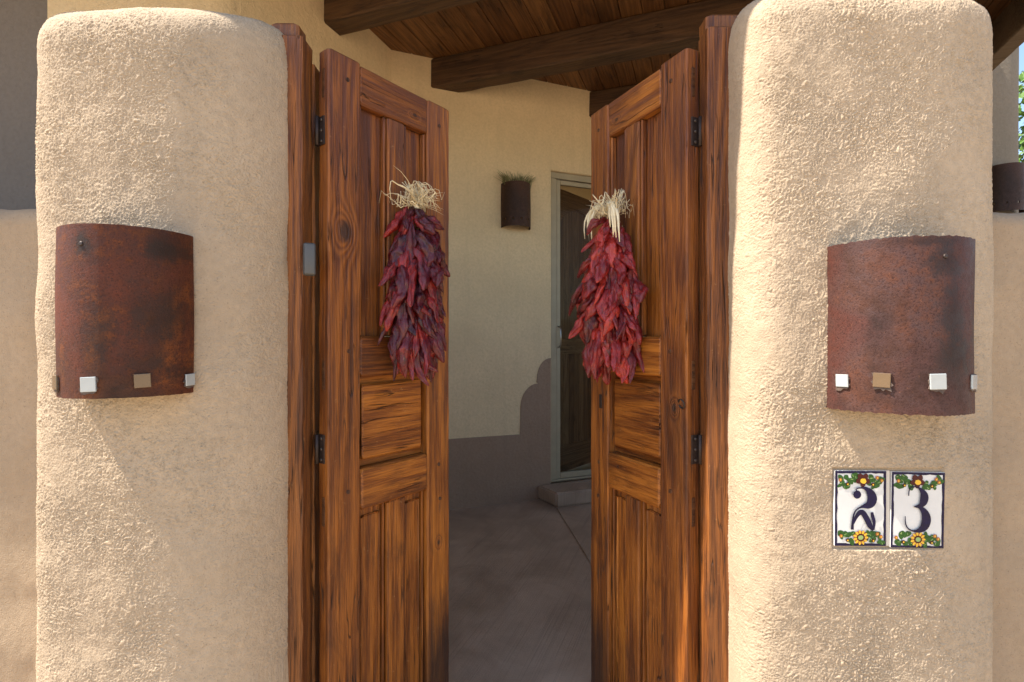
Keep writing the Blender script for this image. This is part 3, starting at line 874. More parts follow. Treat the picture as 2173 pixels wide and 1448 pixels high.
# ------------------------------------------------------------------ wall sconces
def sconce(label, cx, cy, z0, z1, a, b, rz, mat, tiles=(), holes=False, rough=.0, seed=0, marks=False, group='rusty half round wall sconces'):
    """bent steel sheet; local +x right, local -y outward"""
    t = empty('wall_sconce', (cx, cy, z0), rz)
    tag(t, label, 'wall lamp', group)
    na, nz = 128, 90
    r = random.Random(seed)
    th = .0035
    H = z1 - z0
    jt = [r.uniform(-1, 1) for _ in range(na + 1)]; jb = [r.uniform(-1, 1) for _ in range(na + 1)]
    vs = []; fs = []
    hol = set()
    if holes:
        for q in range(5):
            ci = int(na * (.16 + .17 * q)); cj = int(nz * .17)
            for di in range(-2, 2):
                for dj in range(-2, 2):
                    hol.add((ci + di, cj + dj))
    P = []
    for i in range(na + 1):
        an = math.pi * (1 - i / na)
        sm = (jt[i] + jt[i - 1]) / 2; sb = (jb[i] + jb[i - 1]) / 2
        zt = H + rough * sm * (1 if abs(sm) > .25 else .2); zb = rough * sb
        row = []
        for j in range(nz + 1):
            f = j / nz
            z = zb + (zt - zb) * f
            w = .0012 * math.sin(f * 5 + i * .07 + seed)
            row.append((math.cos(an), math.sin(an), z, w))
        P.append(row)
    def vid(layer, i, j): return layer * (na + 1) * (nz + 1) + i * (nz + 1) + j
    for layer in (0, 1):
        for i in range(na + 1):
            for j in range(nz + 1):
                c, s_, z, w = P[i][j]
                aa, bb = (a - layer * th + w, b - layer * th + w)
                vs.append((aa * c, -bb * s_, z))
    for i in range(na):
        for j in range(nz):
            if (i, j) in hol:
                for (di, dj, e) in ((0, -1, ((0, 0), (1, 0))), (0, 1, ((0, 1), (1, 1))), (-1, 0, ((0, 0), (0, 1))), (1, 0, ((1, 0), (1, 1)))):
                    if (i + di, j + dj) not in hol:
                        p, q = e
                        fs.append((vid(0, i + p[0], j + p[1]), vid(0, i + q[0], j + q[1]), vid(1, i + q[0], j + q[1]), vid(1, i + p[0], j + p[1])))
                continue
            fs.append((vid(0, i, j), vid(0, i + 1, j), vid(0, i + 1, j + 1), vid(0, i, j + 1)))
            fs.append((vid(1, i, j), vid(1, i, j + 1), vid(1, i + 1, j + 1), vid(1, i + 1, j)))
    for i in range(na):
        for j in (0, nz):
            fs.append((vid(0, i, j), vid(1, i, j), vid(1, i + 1, j), vid(0, i + 1, j)))
    for j in range(nz):
        for i in (0, na):
            fs.append((vid(0, i, j), vid(0, i, j + 1), vid(1, i, j + 1), vid(1, i, j)))
    me = mesh('shade', vs, fs)
    for p in me.polygons: p.use_smooth = True
    me.set_sharp_from_angle(angle=math.radians(40)) if hasattr(me, 'set_sharp_from_angle') else None
    sh = link('shade', me, t, mat)
    if tiles:      # plug welds near the top
        for fx in ((-.09, .86) if cx < 0 else (-.80, .09)):
            an = math.acos(fx); wx_, wy_ = a * math.cos(an), -b * math.sin(an)
            nn_ = Vector((math.cos(an) / a, -math.sin(an) / b, 0)).normalized()
            p = Vector((wx_, wy_, H * .885))
            link('weld_spot', cyl('weld_spot', p - nn_ * .001, p + nn_ * .0007, .0055, .003, 10), t, M_IRON)
    # bracket and lamp holder inside
    bk = link('backplate', box('backplate', -.05, .05, -.012, .010, H * .3, H * .7, .002), t, M_IRON)
    link('bulb_holder', cyl('bulb_holder', (0, -.012, H * .42), (0, -.05, H * .42), .018, .016), t, M_GREYD)
    for (pxx, py, kind, sz) in tiles:
        # find angle whose camera projection is pxx
        tgt = (pxx - 1086.5) / F
        best = None
        for q in range(2, 1999):
            an = math.pi * q / 2000
            x = a * math.cos(an); y = -b * math.sin(an)
            X = cx + x * math.cos(rz) - y * math.sin(rz); Y = cy + x * math.sin(rz) + y * math.cos(rz)
            nx, ny = math.cos(an) / a, -math.sin(an) / b
            if nx * X + ny * Y > 0.0: continue    # faces away from the camera
            e = abs(X / Y - tgt)
            if best is None or e < best[0]: best = (e, an, x, y, Y)
        e, an, x, y, Y = best
        z = CAMZ + (724 - py) / F * Y - z0
        nrm = Vector((math.cos(an) / a, -math.sin(an) / b, 0)).normalized()
        rot_ = math.atan2(nrm.y, nrm.x) + math.pi / 2
        gm = M_GLASSB if kind == 'b' else M_GLASSW
        ob = link('glass_tile', box('glass_tile', -sz * .44, sz * .44, -.0038, .0, -sz * .44, sz * .44, .0012, 2), t, gm)
        ob.location = Vector((x, y, z)) + nrm * .0012
        ob.rotation_euler = (0, r.uniform(-.05, .05), rot_)
        ob['label'] = 'small square %s glass tile' % ('brown' if kind == 'b' else 'milky white')
        # ragged glue squeezed out behind
        pts = []
        for q in range(22):
            aa = 2 * math.pi * q / 22
            rr_ = sz * (.42 + .20 * r.random() ** 3) / max(abs(math.cos(aa)), abs(math.sin(aa))) ** .8
            pts.append((rr_ * math.cos(aa), -.0012, rr_ * math.sin(aa) - .004))
        gme = mesh('glue_smear', pts + [(p[0], .002, p[2]) for p in pts], [tuple(range(22))] + [(q, (q + 1) % 22, 22 + (q + 1) % 22, 22 + q) for q in range(22)])
        if kind != 'n' and r.random() < .8:
            gl = link('glue_smear', gme, t, M_GLUE)
            gl.location = Vector((x, y, z)) + nrm * .0016; gl.rotation_euler = (0, 0, rot_)
    return t
sconce('dark brown rusty half round sconce with glass tiles on the left gate pillar', -.719 - .1344, 1.156, 1.134, 1.486, .1344, .130, 0, M_RUST_L,
       [(121, 812, 'b', .034), (190, 816, 'w', .034), (302, 808, 'b', .033), (401, 806, 'w', .030)], rough=.0004, seed=3)
sconce('reddish rusty half round sconce with ragged rim and glass tiles on the right gate pillar', .711 + .1465, 1.156, 1.100, 1.462, .1465, .130, math.radians(.0), M_RUST_R,
       [(1789, 808, 'w', .031), (1871, 807, 'b', .034), (1988, 810, 'w', .036), (2063, 811, 'w', .034)], rough=.0022, seed=8)
s_in = wall_s(1093); Yin = wall_Y(1093)
pin = wb(s_in, .002, 0)
sconce('small dark rusty sconce on the house wall with dry grass sticking out of its top', pin.x, pin.y, CAMZ + (724 - 480) / F * (Yin - .1), CAMZ + (724 - 386) / F * (Yin - .1), .118, .13, math.atan2(wd.y, wd.x), M_RUST_D, holes=True, seed=5)
yc = 3.695
sconce('dark rusty sconce on the shaded column, half hidden behind the right pillar', (2126 - 1086.5) / F * yc, yc, CAMZ + (724 - 447) / F * (yc - .1), CAMZ + (724 - 347) / F * (yc - .1), .125, .125, 0, M_RUST_D, holes=True, seed=6)

# dry grass in the inner sconce
gt = []
r = random.Random(12)
zt = CAMZ + (724 - 386) / F * (Yin - .1)
for k in range(150):
    s0 = r.uniform(-.105, .105); d0 = r.uniform(.01, .10) * math.sqrt(max(.05, 1 - (s0 / .118) ** 2))
    b0 = wb(s_in + s0, d0, zt - .05)
    lean = s0 * .45 + r.uniform(-.03, .03)
    L = r.uniform(.05, .105)
    if r.random() < .1: lean *= 1.8
    p1 = b0 + wd * lean * .3 + up * (.05 + L * .4) + wn * r.uniform(-.01, .02)
    p2 = b0 + wd * lean + up * (.05 + L * .85) + wn * r.uniform(-.01, .03)
    gt.append(tube('g', [b0, p1, p2], [.0022, .0017, .0006], 4))
o = link('grass_tuft', joinparts('grass_tuft', gt), mat=M_DRYGRASS)
tag(o, 'tuft of dry grass sticking out of the top of the sconce on the house wall', 'dry grass')

# ------------------------------------------------------------------ gate posts
def gatepost(x_in, x_out, ztop, zten, label, ten_in, seed):
    t = empty('gate_post', ((x_in + x_out) / 2, 1.34, 0)); tag(t, label, 'gate post', 'wooden gate posts')
    cx = (x_in + x_out) / 2
    a = link('post', timber('post', x_in - cx, x_out - cx, -.04, .03, 0, ztop, axis=2, ch=.004, wob=.0010, seed=seed), t, M_POST)
    link('doorstop', timber('doorstop', x_in - cx + (-.004 if x_in > 0 else .004), x_out - cx, .032, .075, 0, ztop - .035, axis=2, ch=.003, seed=seed + 1), t, M_POST)
    link('tenon', timber('tenon', ten_in - cx, x_out - cx, -.010, .045, ztop - .025, zten, axis=2, ch=.006, wob=.001, seed=seed + 2), t, M_POST)
    return t
gatepost(-.534, -.630, 2.030, 2.079, 'worn wooden gate post on the left, with the grey doorbell on it', -.556, 21)
gatepost(.497, .620, 2.051, 2.101, 'worn wooden gate post on the right, standing against the sunlit pillar', .506, 31)

# doorbell
db = empty('doorbell', (-.5235, 1.292, CAMZ + (724 - 551) / F * 1.29)); tag(db, 'grey plastic doorbell on the left wooden gate post', 'doorbell')
db.location.x = (652 - 1086.5) / F * 1.285; db.location.y = 1.298; db.rotation_euler = (0, 0, math.radians(24))
link('body', box('body', -.015, .015, -.020, 0.004, -.041, .041, .006, 4, True), db, M_GREY)
link('cover', box('cover', -.0125, .0125, -.0225, -.019, -.038, .038, .0025, 3, True), db, plain('grey_plastic_cover', (.088, .086, .082), .38, .4))

# ------------------------------------------------------------------ gate leaves
def gateleaf(corner, direction, sg, W_, label, mv, seed):
    """corner: near face corner; sg=+1: thickness goes to local +y (left leaf), -1: to local -y"""
    t = empty('gate_leaf', (corner[0], corner[1], 0), math.atan2(direction[1], direction[0]))
    tag(t, label, 'gate leaf', 'open wooden gate leaves')
    TH = .045
    def tb(nm, s0, s1, z0, z1, d0, d1, mat, axis, ch=.0035, wob=.0005, sd_=0):
        me = timber(nm, s0, s1, sg * d0, sg * d1, z0, z1, axis=axis, ch=ch, wob=wob, step=.04, seed=seed * 100 + sd_)
        return link(nm, me, t, mat)
    ZT = 2.015
    z_top = 1.906; a1, a0 = 1.263, 1.150; b1, b0 = .895, .781; c1 = .10
    SA, SB = .100, W_ - .098
    M0, M1 = .198, .262
    stile = tb('stile', 0, SA, .05, ZT + .004, 0, TH, mv, 2, .004, .0007, 1)
    tb('stile', SB, W_, .05, ZT - .001, 0, TH, mv, 2, .0045, .0007, 2)
    g_ = .0012
    tb('rail', SA + g_, SB - g_, z_top, ZT - .002, .002, TH - .002, M_WH, 0, .004, .0006, 3)
    tb('rail', SA + g_, SB - g_, a0, a1, .0025, TH - .002, M_WH, 0, .005, .0006, 4)
    tb('rail', SA + g_, SB - g_, b0, b1, -.002, TH - .002, M_WH, 0, .006, .0007, 5)
    tb('rail', SA + g_, SB - g_, .05, c1, .002, TH - .002, M_WH, 0, .005, .0006, 6)
    tb('muntin', M0, M1, a1 + g_, z_top - g_, .0045, TH - .004, mv, 2, .004, .0004, 7)
    tb('muntin', M0, M1, c1 + g_, b0 - g_, .005, TH - .004, mv, 2, .004, .0004, 8)
    def panel(s0, s1, z0, z1, mat, axis, sd_, inset=.014, lift=.010):
        tb('panel', s0 + .0006, s1 - .0006, z0 + .0006, z1 - .0006, .028, .037, mat, axis, .001, .0003, sd_)
        if lift: tb('raised_field', s0 + inset, s1 - inset, z0 + inset * 1.6, z1 - inset * 1.6, .028 - lift, .0278, mat, axis, .0055, .0006, sd_ + 1)
    panel(SA, M0, a1, z_top, mv, 2, 10, .016, 0); panel(M1, SB, a1, z_top, mv, 2, 12, .014, 0)
    panel(SA, SB, b1, a0, M_WH, 0, 14, .013, .016)
    panel(SA, M0, c1, b0, mv, 2, 16, .016, .004); panel(M1, SB, c1, b0, mv, 2, 18, .016, .004)
    for q, s_ in enumerate((SA + .001, M0 - .012, M1 + .002, SB - .010)):
        tb('bead', s_, s_ + .009, a1 + .002, z_top - .002, .009,   .0276, mv, 2, .003, .0003, 40 + q)
    # bead mouldings beside the lower uprights
    for q, s_ in enumerate((SA + .004, M0 - .011, M1 + .004, SB - .011)):
        tb('bead', s_, s_ + .007, c1 + .002, b0 - .002, .015, .0276, mv, 2, .002, .0003, 30 + q)
    # pegs through the joints
    for (s_, z_) in ((.058, 1.955), (W_ - .048, 1.945), (.062, 1.222), (W_ - .05, 1.215), (.060, .842), (W_ - .05, .852), (W_ - .045, .74)):
        me = cyl('peg', (s_, sg * -.0022, z_), (s_, sg * .006, z_), .0058, .0062, 8)
        link('peg', me, t, M_WPEG)
    # hinges on the near edge (fixed leaf plates + knuckle)
    for z_ in (1.805 if sg > 0 else 1.80, .965):
        hy = sg * TH * .5
        link('hinge_plate', box('hinge_plate', -.0035, .0006, hy - .010 * (1 - sg) - .008, hy + .010 * (1 + sg) + .008, z_ - .038, z_ + .038, .001), t, M_IRON)
        kn = link('hinge_knuckle', cyl('hinge_knuckle', (-.009, hy + sg * .016, z_ - .038), (-.009, hy + sg * .016, z_ + .038), .0055, n=12), t, M_IRON)
        for dz in (-.028, 0, .028):
            link('screw', cyl('screw', (-.006, hy + sg * .004, z_ + dz), (-.0030, hy + sg * .004, z_ + dz), .0035, .004, 8), kn, M_SCREW)
    # filled mortises on the edge
    for z_ in (1.93, 1.16, .80):
        link('edge_mortise', box('edge_mortise', -.0014, .001, sg * TH * .38, sg * TH * .62, z_ - .038, z_ + .038, .0004, 1), t, M_WPEG)
    return t
M_WPEG = wood('dark_peg_wood', 1, dark=(.02, .008, .004), mid=(.06, .022, .008), light=(.12, .05, .018), topfade=False)
LC = (-.479, 1.335); LD = Vector((.605, .796))
RC = (.456, 1.335); RD = Vector((-.433, .901))
lgate = gateleaf(LC, LD, 1, .450, 'left wooden gate leaf, swung open, with the darker chili ristra hanging on it', M_WV, 1)
rgate = gateleaf(RC, RD, -1, .440, 'right wooden gate leaf, swung open, with the brighter red chili ristra hanging on it', M_WVR, 2)
# extra little fittings of the right leaf
def rl_part(name, me, mat): return link(name, me, rgate, mat)
rl_part('keyhole_plate', box('keyhole_plate', .372, .386, .0015, .0035, 1.03, 1.075, .0008, 1), M_IRON)
rg_ = [Vector((.012 + .010 * math.cos(a), .007 + .003 * math.sin(a), 1.085 + .012 * math.sin(a))) for a in np.linspace(.3, 6.0, 16)]
rl_part('ring_hook', mesh('ring_hook', *tube('r', rg_, .0022, 6), True), M_IRON)

# ------------------------------------------------------------------ chili ristras
def podmesh(seed):
    """a dried, crumpled chili: flattened, creased, bent; stem end at the origin, hanging along -z, length 1"""
    r = np.random.default_rng(seed)
    n, m = 26, 20
    bend = r.uniform(-.75, .75); bend2 = r.uniform(-.2, .5); tw = r.uniform(-1.2, 1.2); fat = r.uniform(.72, 1.12)
    ph = r.uniform(0, 6.28, 12); fl = r.uniform(.60, .95)
    vs = []; fs = []
    hook = r.uniform(-.5, .5) * (r.random() < .5)
    jit = r.uniform(-1, 1, (n + 1, m))
    for k in range(n + 1):
        t = k / n
        R = .118 * fat
        R *= min(1, .28 + (t / .16) ** .8 * .72) if t < .16 else 1.0
        if t > .45: R *= max(0.0, 1 - ((t - .45) / .56) ** 2.8) ** .7
        R *= 1 + .14 * math.sin(t * 9 + ph[4]) + .08 * math.sin(t * 21 + ph[5])
        R = max(R, .014)
        cx = bend * .30 * math.sin(t * 2.6) + hook * max(0, t - .6) ** 1.5 * 1.2
        cy = -bend2 * .22 * t * t + .02 * math.sin(t * 8 + ph[6])
        cz = -t * (1 - .07 * abs(bend))
        for q in range(m):
            a = 2 * math.pi * q / m
            w = 1 + .13 * math.sin(3 * a + ph[0] + t * 6) + .11 * math.sin(5 * a + ph[1] - t * 9) + .08 * math.sin(18 * t + ph[2] + 2 * a) + .05 * math.sin(31 * t - 4 * a + ph[7]) + .05 * jit[k, q]
            x = R * w * math.cos(a); y = R * w * math.sin(a) * fl
            sg = 1 if math.sin(a) > 0 else -1
            y -= R * .30 * sg * math.exp(-((math.cos(a) - .35 * math.sin(t * 5 + ph[3])) / .22) ** 2)
            y += R * .16 * sg * math.sin(a) ** 2 * math.sin(13 * t + 4 * math.cos(a) + ph[8])
            b = tw * t
            vs.append((cx + x * math.cos(b) - y * math.sin(b), cy + x * math.sin(b) + y * math.cos(b), cz))
    for k in range(n):
        for q in range(m):
            fs.append((k * m + q, (k + 1) * m + q, (k + 1) * m + (q + 1) % m, k * m + (q + 1) % m))
    fs.append(tuple(range(m))); fs.append(tuple(n * m + m - 1 - q for q in range(m)))
    return mesh('chili_pod', vs, fs, True)
PODS = [podmesh(40 + k) for k in range(12)]

def ristra(label, cx, cy, ztop, zbot, nvec, mat, seed, wid, husk):
    """cx, cy: axis position; nvec: outward direction of the gate face behind"""
    t = empty('chili_ristra', (cx, cy, ztop)); tag(t, label, 'chili ristra', 'dried chili ristras on the gate')
    r = random.Random(seed)
    meshes = []
    for p in PODS:
        c = p.copy(); c.materials.append(mat); meshes.append(c)
    nv = Vector(nvec).normalized(); sv = Vector((-nv.y, nv.x, 0))
    H = ztop - zbot
    rows = 14
    for k in range(rows):
        f = k / (rows - 1)
        za = -.004 - f * (H - .150)
        env = wid * min(1, .46 + 2.1 * f) * (1 - .30 * max(0, f - .5) / .5)
        per = 9
        for q in range(per):
            az = math.radians(-105 + 210 * (q + .5 * (k % 2)) / (per - .5) + r.uniform(-15, 15))
            out_ = nv * math.cos(az) + sv * math.sin(az)
            L = r.uniform(.11, .175) * (1.0 if k > 0 else .8)
            r0 = env * r.uniform(.26, .55); r1 = env * r.uniform(.62, .98)
            if k == 0: r0 = .012; r1 = wid * r.uniform(.55, .8)
            a0 = out_ * r0 + Vector((0, 0, za + r.uniform(-.014, .014)))
            if q % 7 == 3 and k % 4 == 1: r1 *= 1.25
            dr_ = r1 - r0
            side = nv.cross(up)
            d = (out_ * dr_ - up * math.sqrt(max(.2 * L * L, L * L - dr_ * dr_)) + sv * r.uniform(-.022, .022)).normalized()
            for _ in range(2):
                tip = a0 + d * L
                back = tip.dot(nv) + .034
                if back < 0: d = (tip - nv * back - a0).normalized()
            zl = -d
            yl = (out_ - out_.dot(zl) * zl)
            yl = yl.normalized() if yl.length > .01 else zl.orthogonal().normalized()
            xl = yl.cross(zl)
            Rm = Matrix((xl, yl, zl)).transposed().to_4x4() @ Matrix.Rotation(r.uniform(-.55, .55) + (math.pi if r.random() < .4 else 0), 4, 'Z')
            ob = bpy.data.objects.new('chili_pod', r.choice(meshes)); COL.objects.link(ob)
            ob.parent = t
            w_ = min(1.2, .138 / L) * r.uniform(.75, 1.15)
            ob.matrix_basis = Matrix.Translation(a0) @ Rm @ Matrix.Diagonal((L * w_, L * w_, L, 1))
    # central cord and the stems tied to it
    link('cord', cyl('cord', (0, 0, .03), (0, 0, -H + .12), .011, .007, 8), t, M_STEM)
    st_ = []
    for k in range(60):
        a = r.uniform(0, 6.28); z = -r.uniform(0, H - .15)
        p0 = Vector((0, 0, z)); p1 = Vector((math.cos(a) * .02, math.sin(a) * .02, z - .006)); p2 = p1 + Vector((math.cos(a) * .012, math.sin(a) * .012, .012))
        st_.append(tube('s', [p0, p1, p2], .0022, 5))
    o = link('pod_stems', joinparts('pod_stems', st_), t, M_STEM); o['kind'] = 'stuff'
    # knot and raffia
    link('knot', mesh('knot', *tube('k', [Vector((0, 0, -.010)) + nv * .010, Vector((0, 0, .006)) + nv * .012, Vector((0, 0, .024))], [.007, .010, .006], 9), True), t, M_RAFFIA)
    nstr = 95 if not husk else 85
    for k in range(nstr):
        a = r.uniform(-1, 1) * 2.3
        o_ = (nv * math.cos(a) + sv * math.sin(a))
        L = r.choice((r.uniform(.03, .07), r.uniform(.05, .11)))
        if abs(o_.dot(nv)) > 1: pass
        z = .018
        pts = [Vector((0, 0, .008))]
        upw = r.uniform(-.015, .06)
        c = Vector((0, 0, .018))
        curl = r.uniform(-1, 1); r_f = r.uniform(2, 6)
        for m_ in range(1, 9):
            f = m_ / 8
            p = c + o_ * L * f * (1 - .15 * f) + Vector((0, 0, upw * math.sin(f * 2.9) - r.choice((-.03, -.015, 0, .02)) * f * f * .8)) + sv * curl * .022 * math.sin(f * r_f + k) + Vector((r.uniform(-1, 1), r.uniform(-1, 1), r.uniform(-1, 1))) * .0022
            bk = p.dot(nv) + .045
            if bk < 0: p -= nv * bk
            pts.append(p)
        rr_ = r.uniform(.0008, .0019)
        vs, fs = tube('raffia_strand', pts, [rr_] * 7 + [rr_ * .8, rr_ * .4], 5, .55)
        link('raffia_strand', mesh('raffia_strand', vs, fs, True), t, M_RAFFIA)
    for k in range(16):     # stiff loose spikes
        a = r.uniform(-1.7, 1.7); o_ = nv * math.cos(a) * .5 + sv * math.sin(a)
        L = r.uniform(.06, .11); e_ = r.uniform(-.35, 1.1)
        q0 = Vector((0, 0, .02)) + nv * .012
        pts = [q0 + o_ * L * f + Vector((0, 0, e_ * L * f * (1 - .35 * f))) + nv * .012 * math.sin(f * 3) for f in (0, .25, .5, .75, 1)]
        vs, fs = tube('raffia_strand', pts, [.0015, .0017, .0014, .001, .0004], 5, .4)
        link('raffia_strand', mesh('raffia_strand', vs, fs, True), t, M_RAFFIA)
    # strands standing up to the nail
    for k in range(5):
        vs, fs = tube('raffia_strand', [Vector((0, 0, 0)), nv * .004 * k + Vector((0, 0, .03)), sv * r.uniform(-.012, .012) + Vector((0, 0, .06)) - nv * .02, sv * r.uniform(-.02, .02) + Vector((0, 0, r.uniform(.07, .10))) - nv * .03], .0014, 5)
        link('raffia_strand', mesh('raffia_strand', vs, fs, True), t, M_RAFFIA)
    if husk:
        for k in range(13):     # broad pale husk ribbons arching over both sides
            sd_ = -1 if k % 3 == 0 else 1
            L = r.uniform(.10, .18)
            pts = []
            for m_ in range(9):
                f = m_ / 8
                p = Vector((0, 0, .022)) + sv * sd_ * (L * .62 * math.sin(f * 1.6)) * r.uniform(.95, 1.05) * (.55 + .08 * k / 2) + nv * (.012 + .03 * math.sin(f * 2)) + Vector((0, 0, .045 * math.sin(f * 2.2) - (.085 if sd_ > 0 else .07) * f * f * L / .10))
                pts.append(p)
            wd_ = r.uniform(.0040, .0095)
            vs, fs = tube('husk_strip', pts, [wd_ * q for q in (.5, .9, 1, 1, .95, .85, .7, .5, .25)], 6, .16)
            link('husk_strip', mesh('husk_strip', vs, fs, True), t, M_HUSK)
    return t
ln = Vector((LD.y, -LD.x, 0)).normalized(); rn = Vector((-RD.y, RD.x, 0)).normalized()
def leafpt(C, D, s): return Vector((C[0] + D[0] * s, C[1] + D[1] * s, 0))
lp = leafpt(LC, LD, .250) + ln * .048
ristra('ristra of dark purplish red dried chilies on the left gate leaf', lp.x, lp.y, CAMZ + (724 - 447) / F * lp.y, CAMZ + (724 - 806) / F * lp.y, ln, M_CHILI_L, 5, .116, False)
rp = leafpt(RC, RD, .252) + rn * .048
rp.z = 0
ristra('ristra of bright red dried chilies with pale husk ribbons on the right gate leaf', rp.x, rp.y, CAMZ + (724 - 468) / F * rp.y, CAMZ + (724 - 812) / F * rp.y, rn, M_CHILI_R, 9, .126, True)

# ------------------------------------------------------------------ house number tiles
SC = 6.583
def tcoord(cx_, cy_): return (1740 + cx_ / SC, 970 + cy_ / SC)
TY = 1.1505
def stroke(pts, w):
    """polyline with widths -> polygon outline"""
    L = []; R = []
    for k, p in enumerate(pts):
        a = Vector(pts[max(k - 1, 0)][:2]); b = Vector(pts[min(k + 1, len(pts) - 1)][:2])
        d = (b - a).normalized(); n_ = Vector((-d.y, d.x)) * w[k] / 2
        L.append(Vector(p[:2]) + n_); R.append(Vector(p[:2]) - n_)
    return L, R
def smoothpts(pts, w, n=3):
    P = [np.array([*p, ww], float) for p, ww in zip(pts, w)]
    q = chaikin(P, n)
    return [tuple(x[:2]) for x in q], [x[2] for x in q]
def number_tile(x0, y0, x1, y1, digit, label, seed, rot_):
    c0 = tcoord(x0, y0); c1 = tcoord(x1, y1)
    X0, X1 = (c0[0] - 1086.5) / F * TY, (c1[0] - 1086.5) / F * TY
    Z1, Z0 = CAMZ + (724 - c0[1]) / F * TY, CAMZ + (724 - c1[1]) / F * TY
    mx, mz = (X0 + X1) / 2, (Z0 + Z1) / 2
    t = empty('number_tile', (mx, TY, mz)); t.rotation_euler = (0, math.radians(rot_), 0)
    tag(t, label, 'number tile', 'painted house number tiles')
    wx, hz_ = (X1 - X0) / 2, (Z1 - Z0) / 2
    link('ceramic_body', box('ceramic_body', -wx, wx, 0, .007, -hz_, hz_, .0006, 2), t, M_WHITE)
    bwid_ = .0056
    lv = [0]
    def L(cx_, cy_):      # crop px -> tile local
        a = tcoord(cx_, cy_)
        return ((a[0] - 1086.5) / F * TY - mx, CAMZ + (724 - a[1]) / F * TY - mz)
    def layer(nm, polys, mat, y):
        """polys: list of (verts list 2d local, faces)"""
        V_ = []; Fs = []
        for vs2, fs2 in polys:
            o_ = len(V_); V_ += [(a, y, b) for a, b in vs2]; Fs += [tuple(i + o_ for i in f) for f in fs2]
        me = mesh(nm, V_, Fs)
        bm = bmesh.new(); bm.from_mesh(me)
        for f in bm.faces:
            f.normal_update()
            if f.normal.y > 0: f.normal_flip()
        bm.to_mesh(me); bm.free()
        return link(nm, me, t, mat)
    # border, uneven
    rg = random.Random(seed)
    bo = []
    for (ax, az, bx, bz) in ((-wx, -hz_, -wx, hz_), (-wx, hz_, wx, hz_), (wx, hz_, wx, -hz_), (wx, -hz_, -wx, -hz_)):
        n_ = 14; vs2 = []
        d = Vector((bx - ax, bz - az)).normalized(); nn_ = Vector((d.y, -d.x))
        ins = .0005
        for k in range(n_ + 1):
            p = Vector((ax, az)).lerp(Vector((bx, bz)), k / n_) + d * ins * (1 if k == 0 else -1 if k == n_ else 0)
            vs2.append(tuple(p + nn_ * ins)); vs2.append(tuple(p + nn_ * (ins + bwid_ * rg.uniform(.75, 1.15))))
        bo.append((vs2, [(2 * k, 2 * k + 1, 2 * k + 3, 2 * k + 2) for k in range(n_)]))
    # avoid coplanar overlaps at corners: two layers
    for q in range(4): layer('border', [bo[q]], M_NAVY, -.0003 - .00012 * (q % 2))
    def ell(cx_, cy_, rx, ry, a=0, n_=14, wob=0):
        vs2 = []
        for k in range(n_):
            th = 2 * math.pi * k / n_
            q = 1 + rg.uniform(-wob, wob)
            x, y = rx * q * math.cos(th), ry * q * math.sin(th)
            vs2.append(L(cx_ + x * math.cos(a) - y * math.sin(a), cy_ + x * math.sin(a) + y * math.cos(a)))
        return (vs2, [tuple(range(n_))])
    # leafy garlands
    def garland(yc, xs0, xs1, cxf, up_):
        lv_, lt, bud, budc = [], [], [], []
        yy = 0
        for k in range(30):
            x = xs0 + 45 + (xs1 - xs0 - 90) * (k + .5) / 30 + rg.uniform(-15, 15)
            if abs(x - cxf) < 75: continue
            y = yc + rg.uniform(-78, 74)
            lv_.append((x, y, rg.uniform(36, 60), rg.uniform(24, 38), rg.uniform(0, 3.1)))
            if k % 2: lt.append((x + rg.uniform(-25, 25), y + rg.uniform(-30, 30), rg.uniform(14, 26), rg.uniform(3, 6), rg.uniform(0, 3.1)))
        for q, (bx, by) in enumerate(((xs0 + 60, -20), (xs0 + 150, 40), (xs1 - 60, -10), (xs1 - 165, 45), (xs1 - 110, -50))):
            bud.append((bx + rg.uniform(-10, 10), yc + by)); 
        for q, e in enumerate(lv_):
            layer('leaf_motif', [ell(*e, wob=.08)], M_LEAFG, -.0006 - .00006 * q)
        for q, e in enumerate(lt): layer('vein_motif', [ell(*e)], M_LEAFL, -.0019 - .00001 * q)
        for q, (bx, by) in enumerate(bud):
            layer('bud_motif', [ell(bx, by, 25, 26, 0, 12, .06)], M_MAR if q % 2 else M_ORG, -.0020)
            layer('bud_centre', [ell(bx + 3, by + 2, 11, 12, 0, 10, .06)], M_YEL, -.0021)
    cxf_t = (x0 + x1) / 2 + (25 if digit == 2 else -20); 
    garland(y0 + 145, x0 + 20, x1 - 20, cxf_t, 1)
    garland(y1 - 125, x0 + 20, x1 - 20, (x0 + x1) / 2 - (15 if digit == 2 else 5), 0)
    # maroon flower above
    fy = y0 + 125
    for k in range(5):
        a = math.radians(90 + 72 * k)
        layer('petal', [ell(cxf_t + 52 * math.cos(a), fy + 52 * math.sin(a) * .95, 52, 40, a, 12, .06)], M_MAR, -.0022 - .00006 * k)
    layer('flower_centre', [ell(cxf_t + 6, fy + 15, 42, 36, .3, 14, .12)], M_YEL, -.0027)
    # sunflower below
    sx, sy = (x0 + x1) / 2 - (5 if digit == 2 else 0), y1 - 125
    layer('flower_back', [ell(sx, sy, 94, 94, 0, 20, .05)], M_ORG, -.0022)
    for k in range(11):
        a = 2 * math.pi * k / 11
        layer('petal', [ell(sx + 76 * math.cos(a), sy + 76 * math.sin(a), 32, 15, a, 10, .06)], M_YEL, -.0023 - .00004 * k)
    layer('flower_ring', [ell(sx, sy, 56, 54, 0, 16, .06)], M_MAR, -.0029)
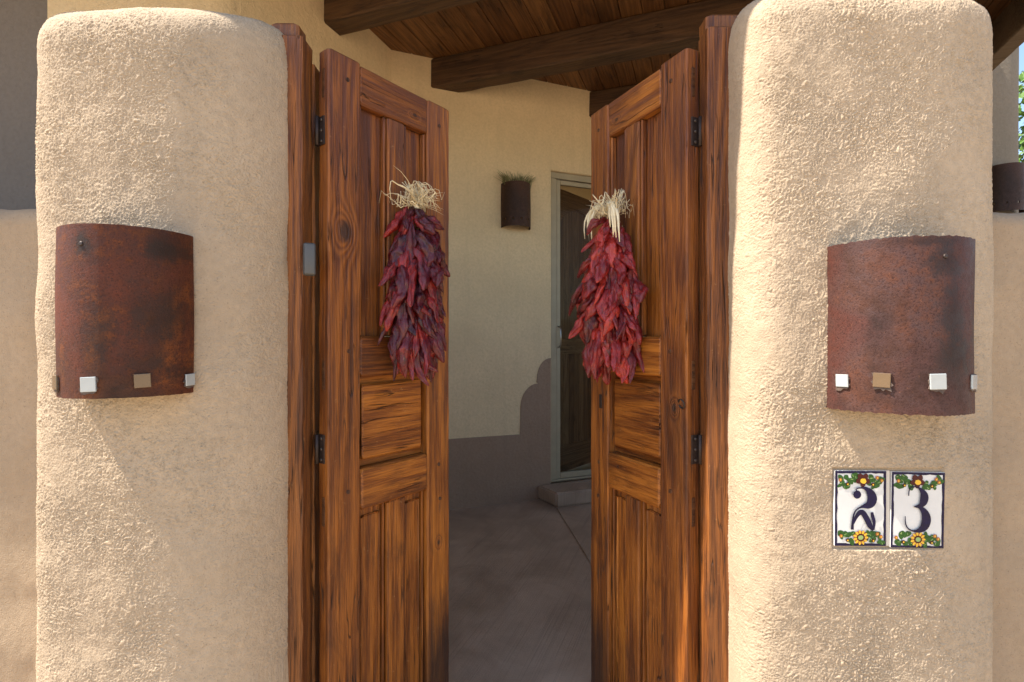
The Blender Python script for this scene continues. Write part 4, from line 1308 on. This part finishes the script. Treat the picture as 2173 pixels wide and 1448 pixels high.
    layer('flower_centre', [ell(sx, sy, 36, 32, 0, 14, .06)], M_LEAFL, -.0030)
    # digit
    if digit == 2:
        strokes = [
            ([(505, 470), (480, 445), (540, 425), (620, 425), (700, 500), (722, 590), (680, 670), (560, 690), (480, 740), (450, 830), (440, 1010)], [8, 10, 14, 30, 95, 120, 95, 16, 14, 18, 34]),
            ([(452, 930), (500, 810), (570, 745), (640, 850), (690, 965), (735, 1015)], [20, 42, 60, 66, 60, 22]),
            ([(712, 765), (722, 830), (748, 900), (735, 1010)], [30, 42, 36, 22]),
        ]
        blob = [(505, 520, 56, 58)]
    else:
        strokes = [
            ([(1220, 540), (1225, 440), (1290, 405), (1370, 425), (1445, 520), (1435, 620), (1390, 680), (1300, 692)], [12, 12, 10, 18, 105, 110, 50, 12]),
            ([(1300, 692), (1385, 690), (1460, 780), (1480, 880), (1440, 990), (1330, 1040), (1225, 1010), (1180, 930), (1178, 825)], [10, 40, 100, 125, 105, 24, 14, 14, 8]),
        ]
        blob = []
    for q, (pts, w) in enumerate(strokes):
        sp, sw = smoothpts(pts, [q_ * (1.18 if digit == 2 else 1.05) + 3 for q_ in w])
        Lp, Rp = stroke(sp, sw)
        vs2 = []
        for a, b in zip(Lp, Rp): vs2 += [L(*a), L(*b)]
        n_ = len(sp)
        layer('digit_stroke', [(vs2, [(2 * k, 2 * k + 1, 2 * k + 3, 2 * k + 2) for k in range(n_ - 1)])], M_NAVY, -.0032 - .00012 * q)
    for e in blob: layer('digit_stroke', [ell(*e)], M_NAVY, -.0036)
    return t
number_tile(205, 192, 925, 1245, 2, 'white painted ceramic tile with the navy number two, left of the pair', 3, .3)
number_tile(992, 212, 1738, 1272, 3, 'white painted ceramic tile with the navy number three, right of the pair', 4, 1.1)
# grout strip between the tiles
gx = (1740 + 957 / SC - 1086.5) / F * TY
gz = CAMZ + (724 - (970 + 720 / SC)) / F * TY
o = link('grout_strip', box('grout_strip', gx - .0042, gx + .0042, TY + .0015, TY + .0075, gz - .085, gz + .085, .001), mat=M_GROUT)
o.parent = pr
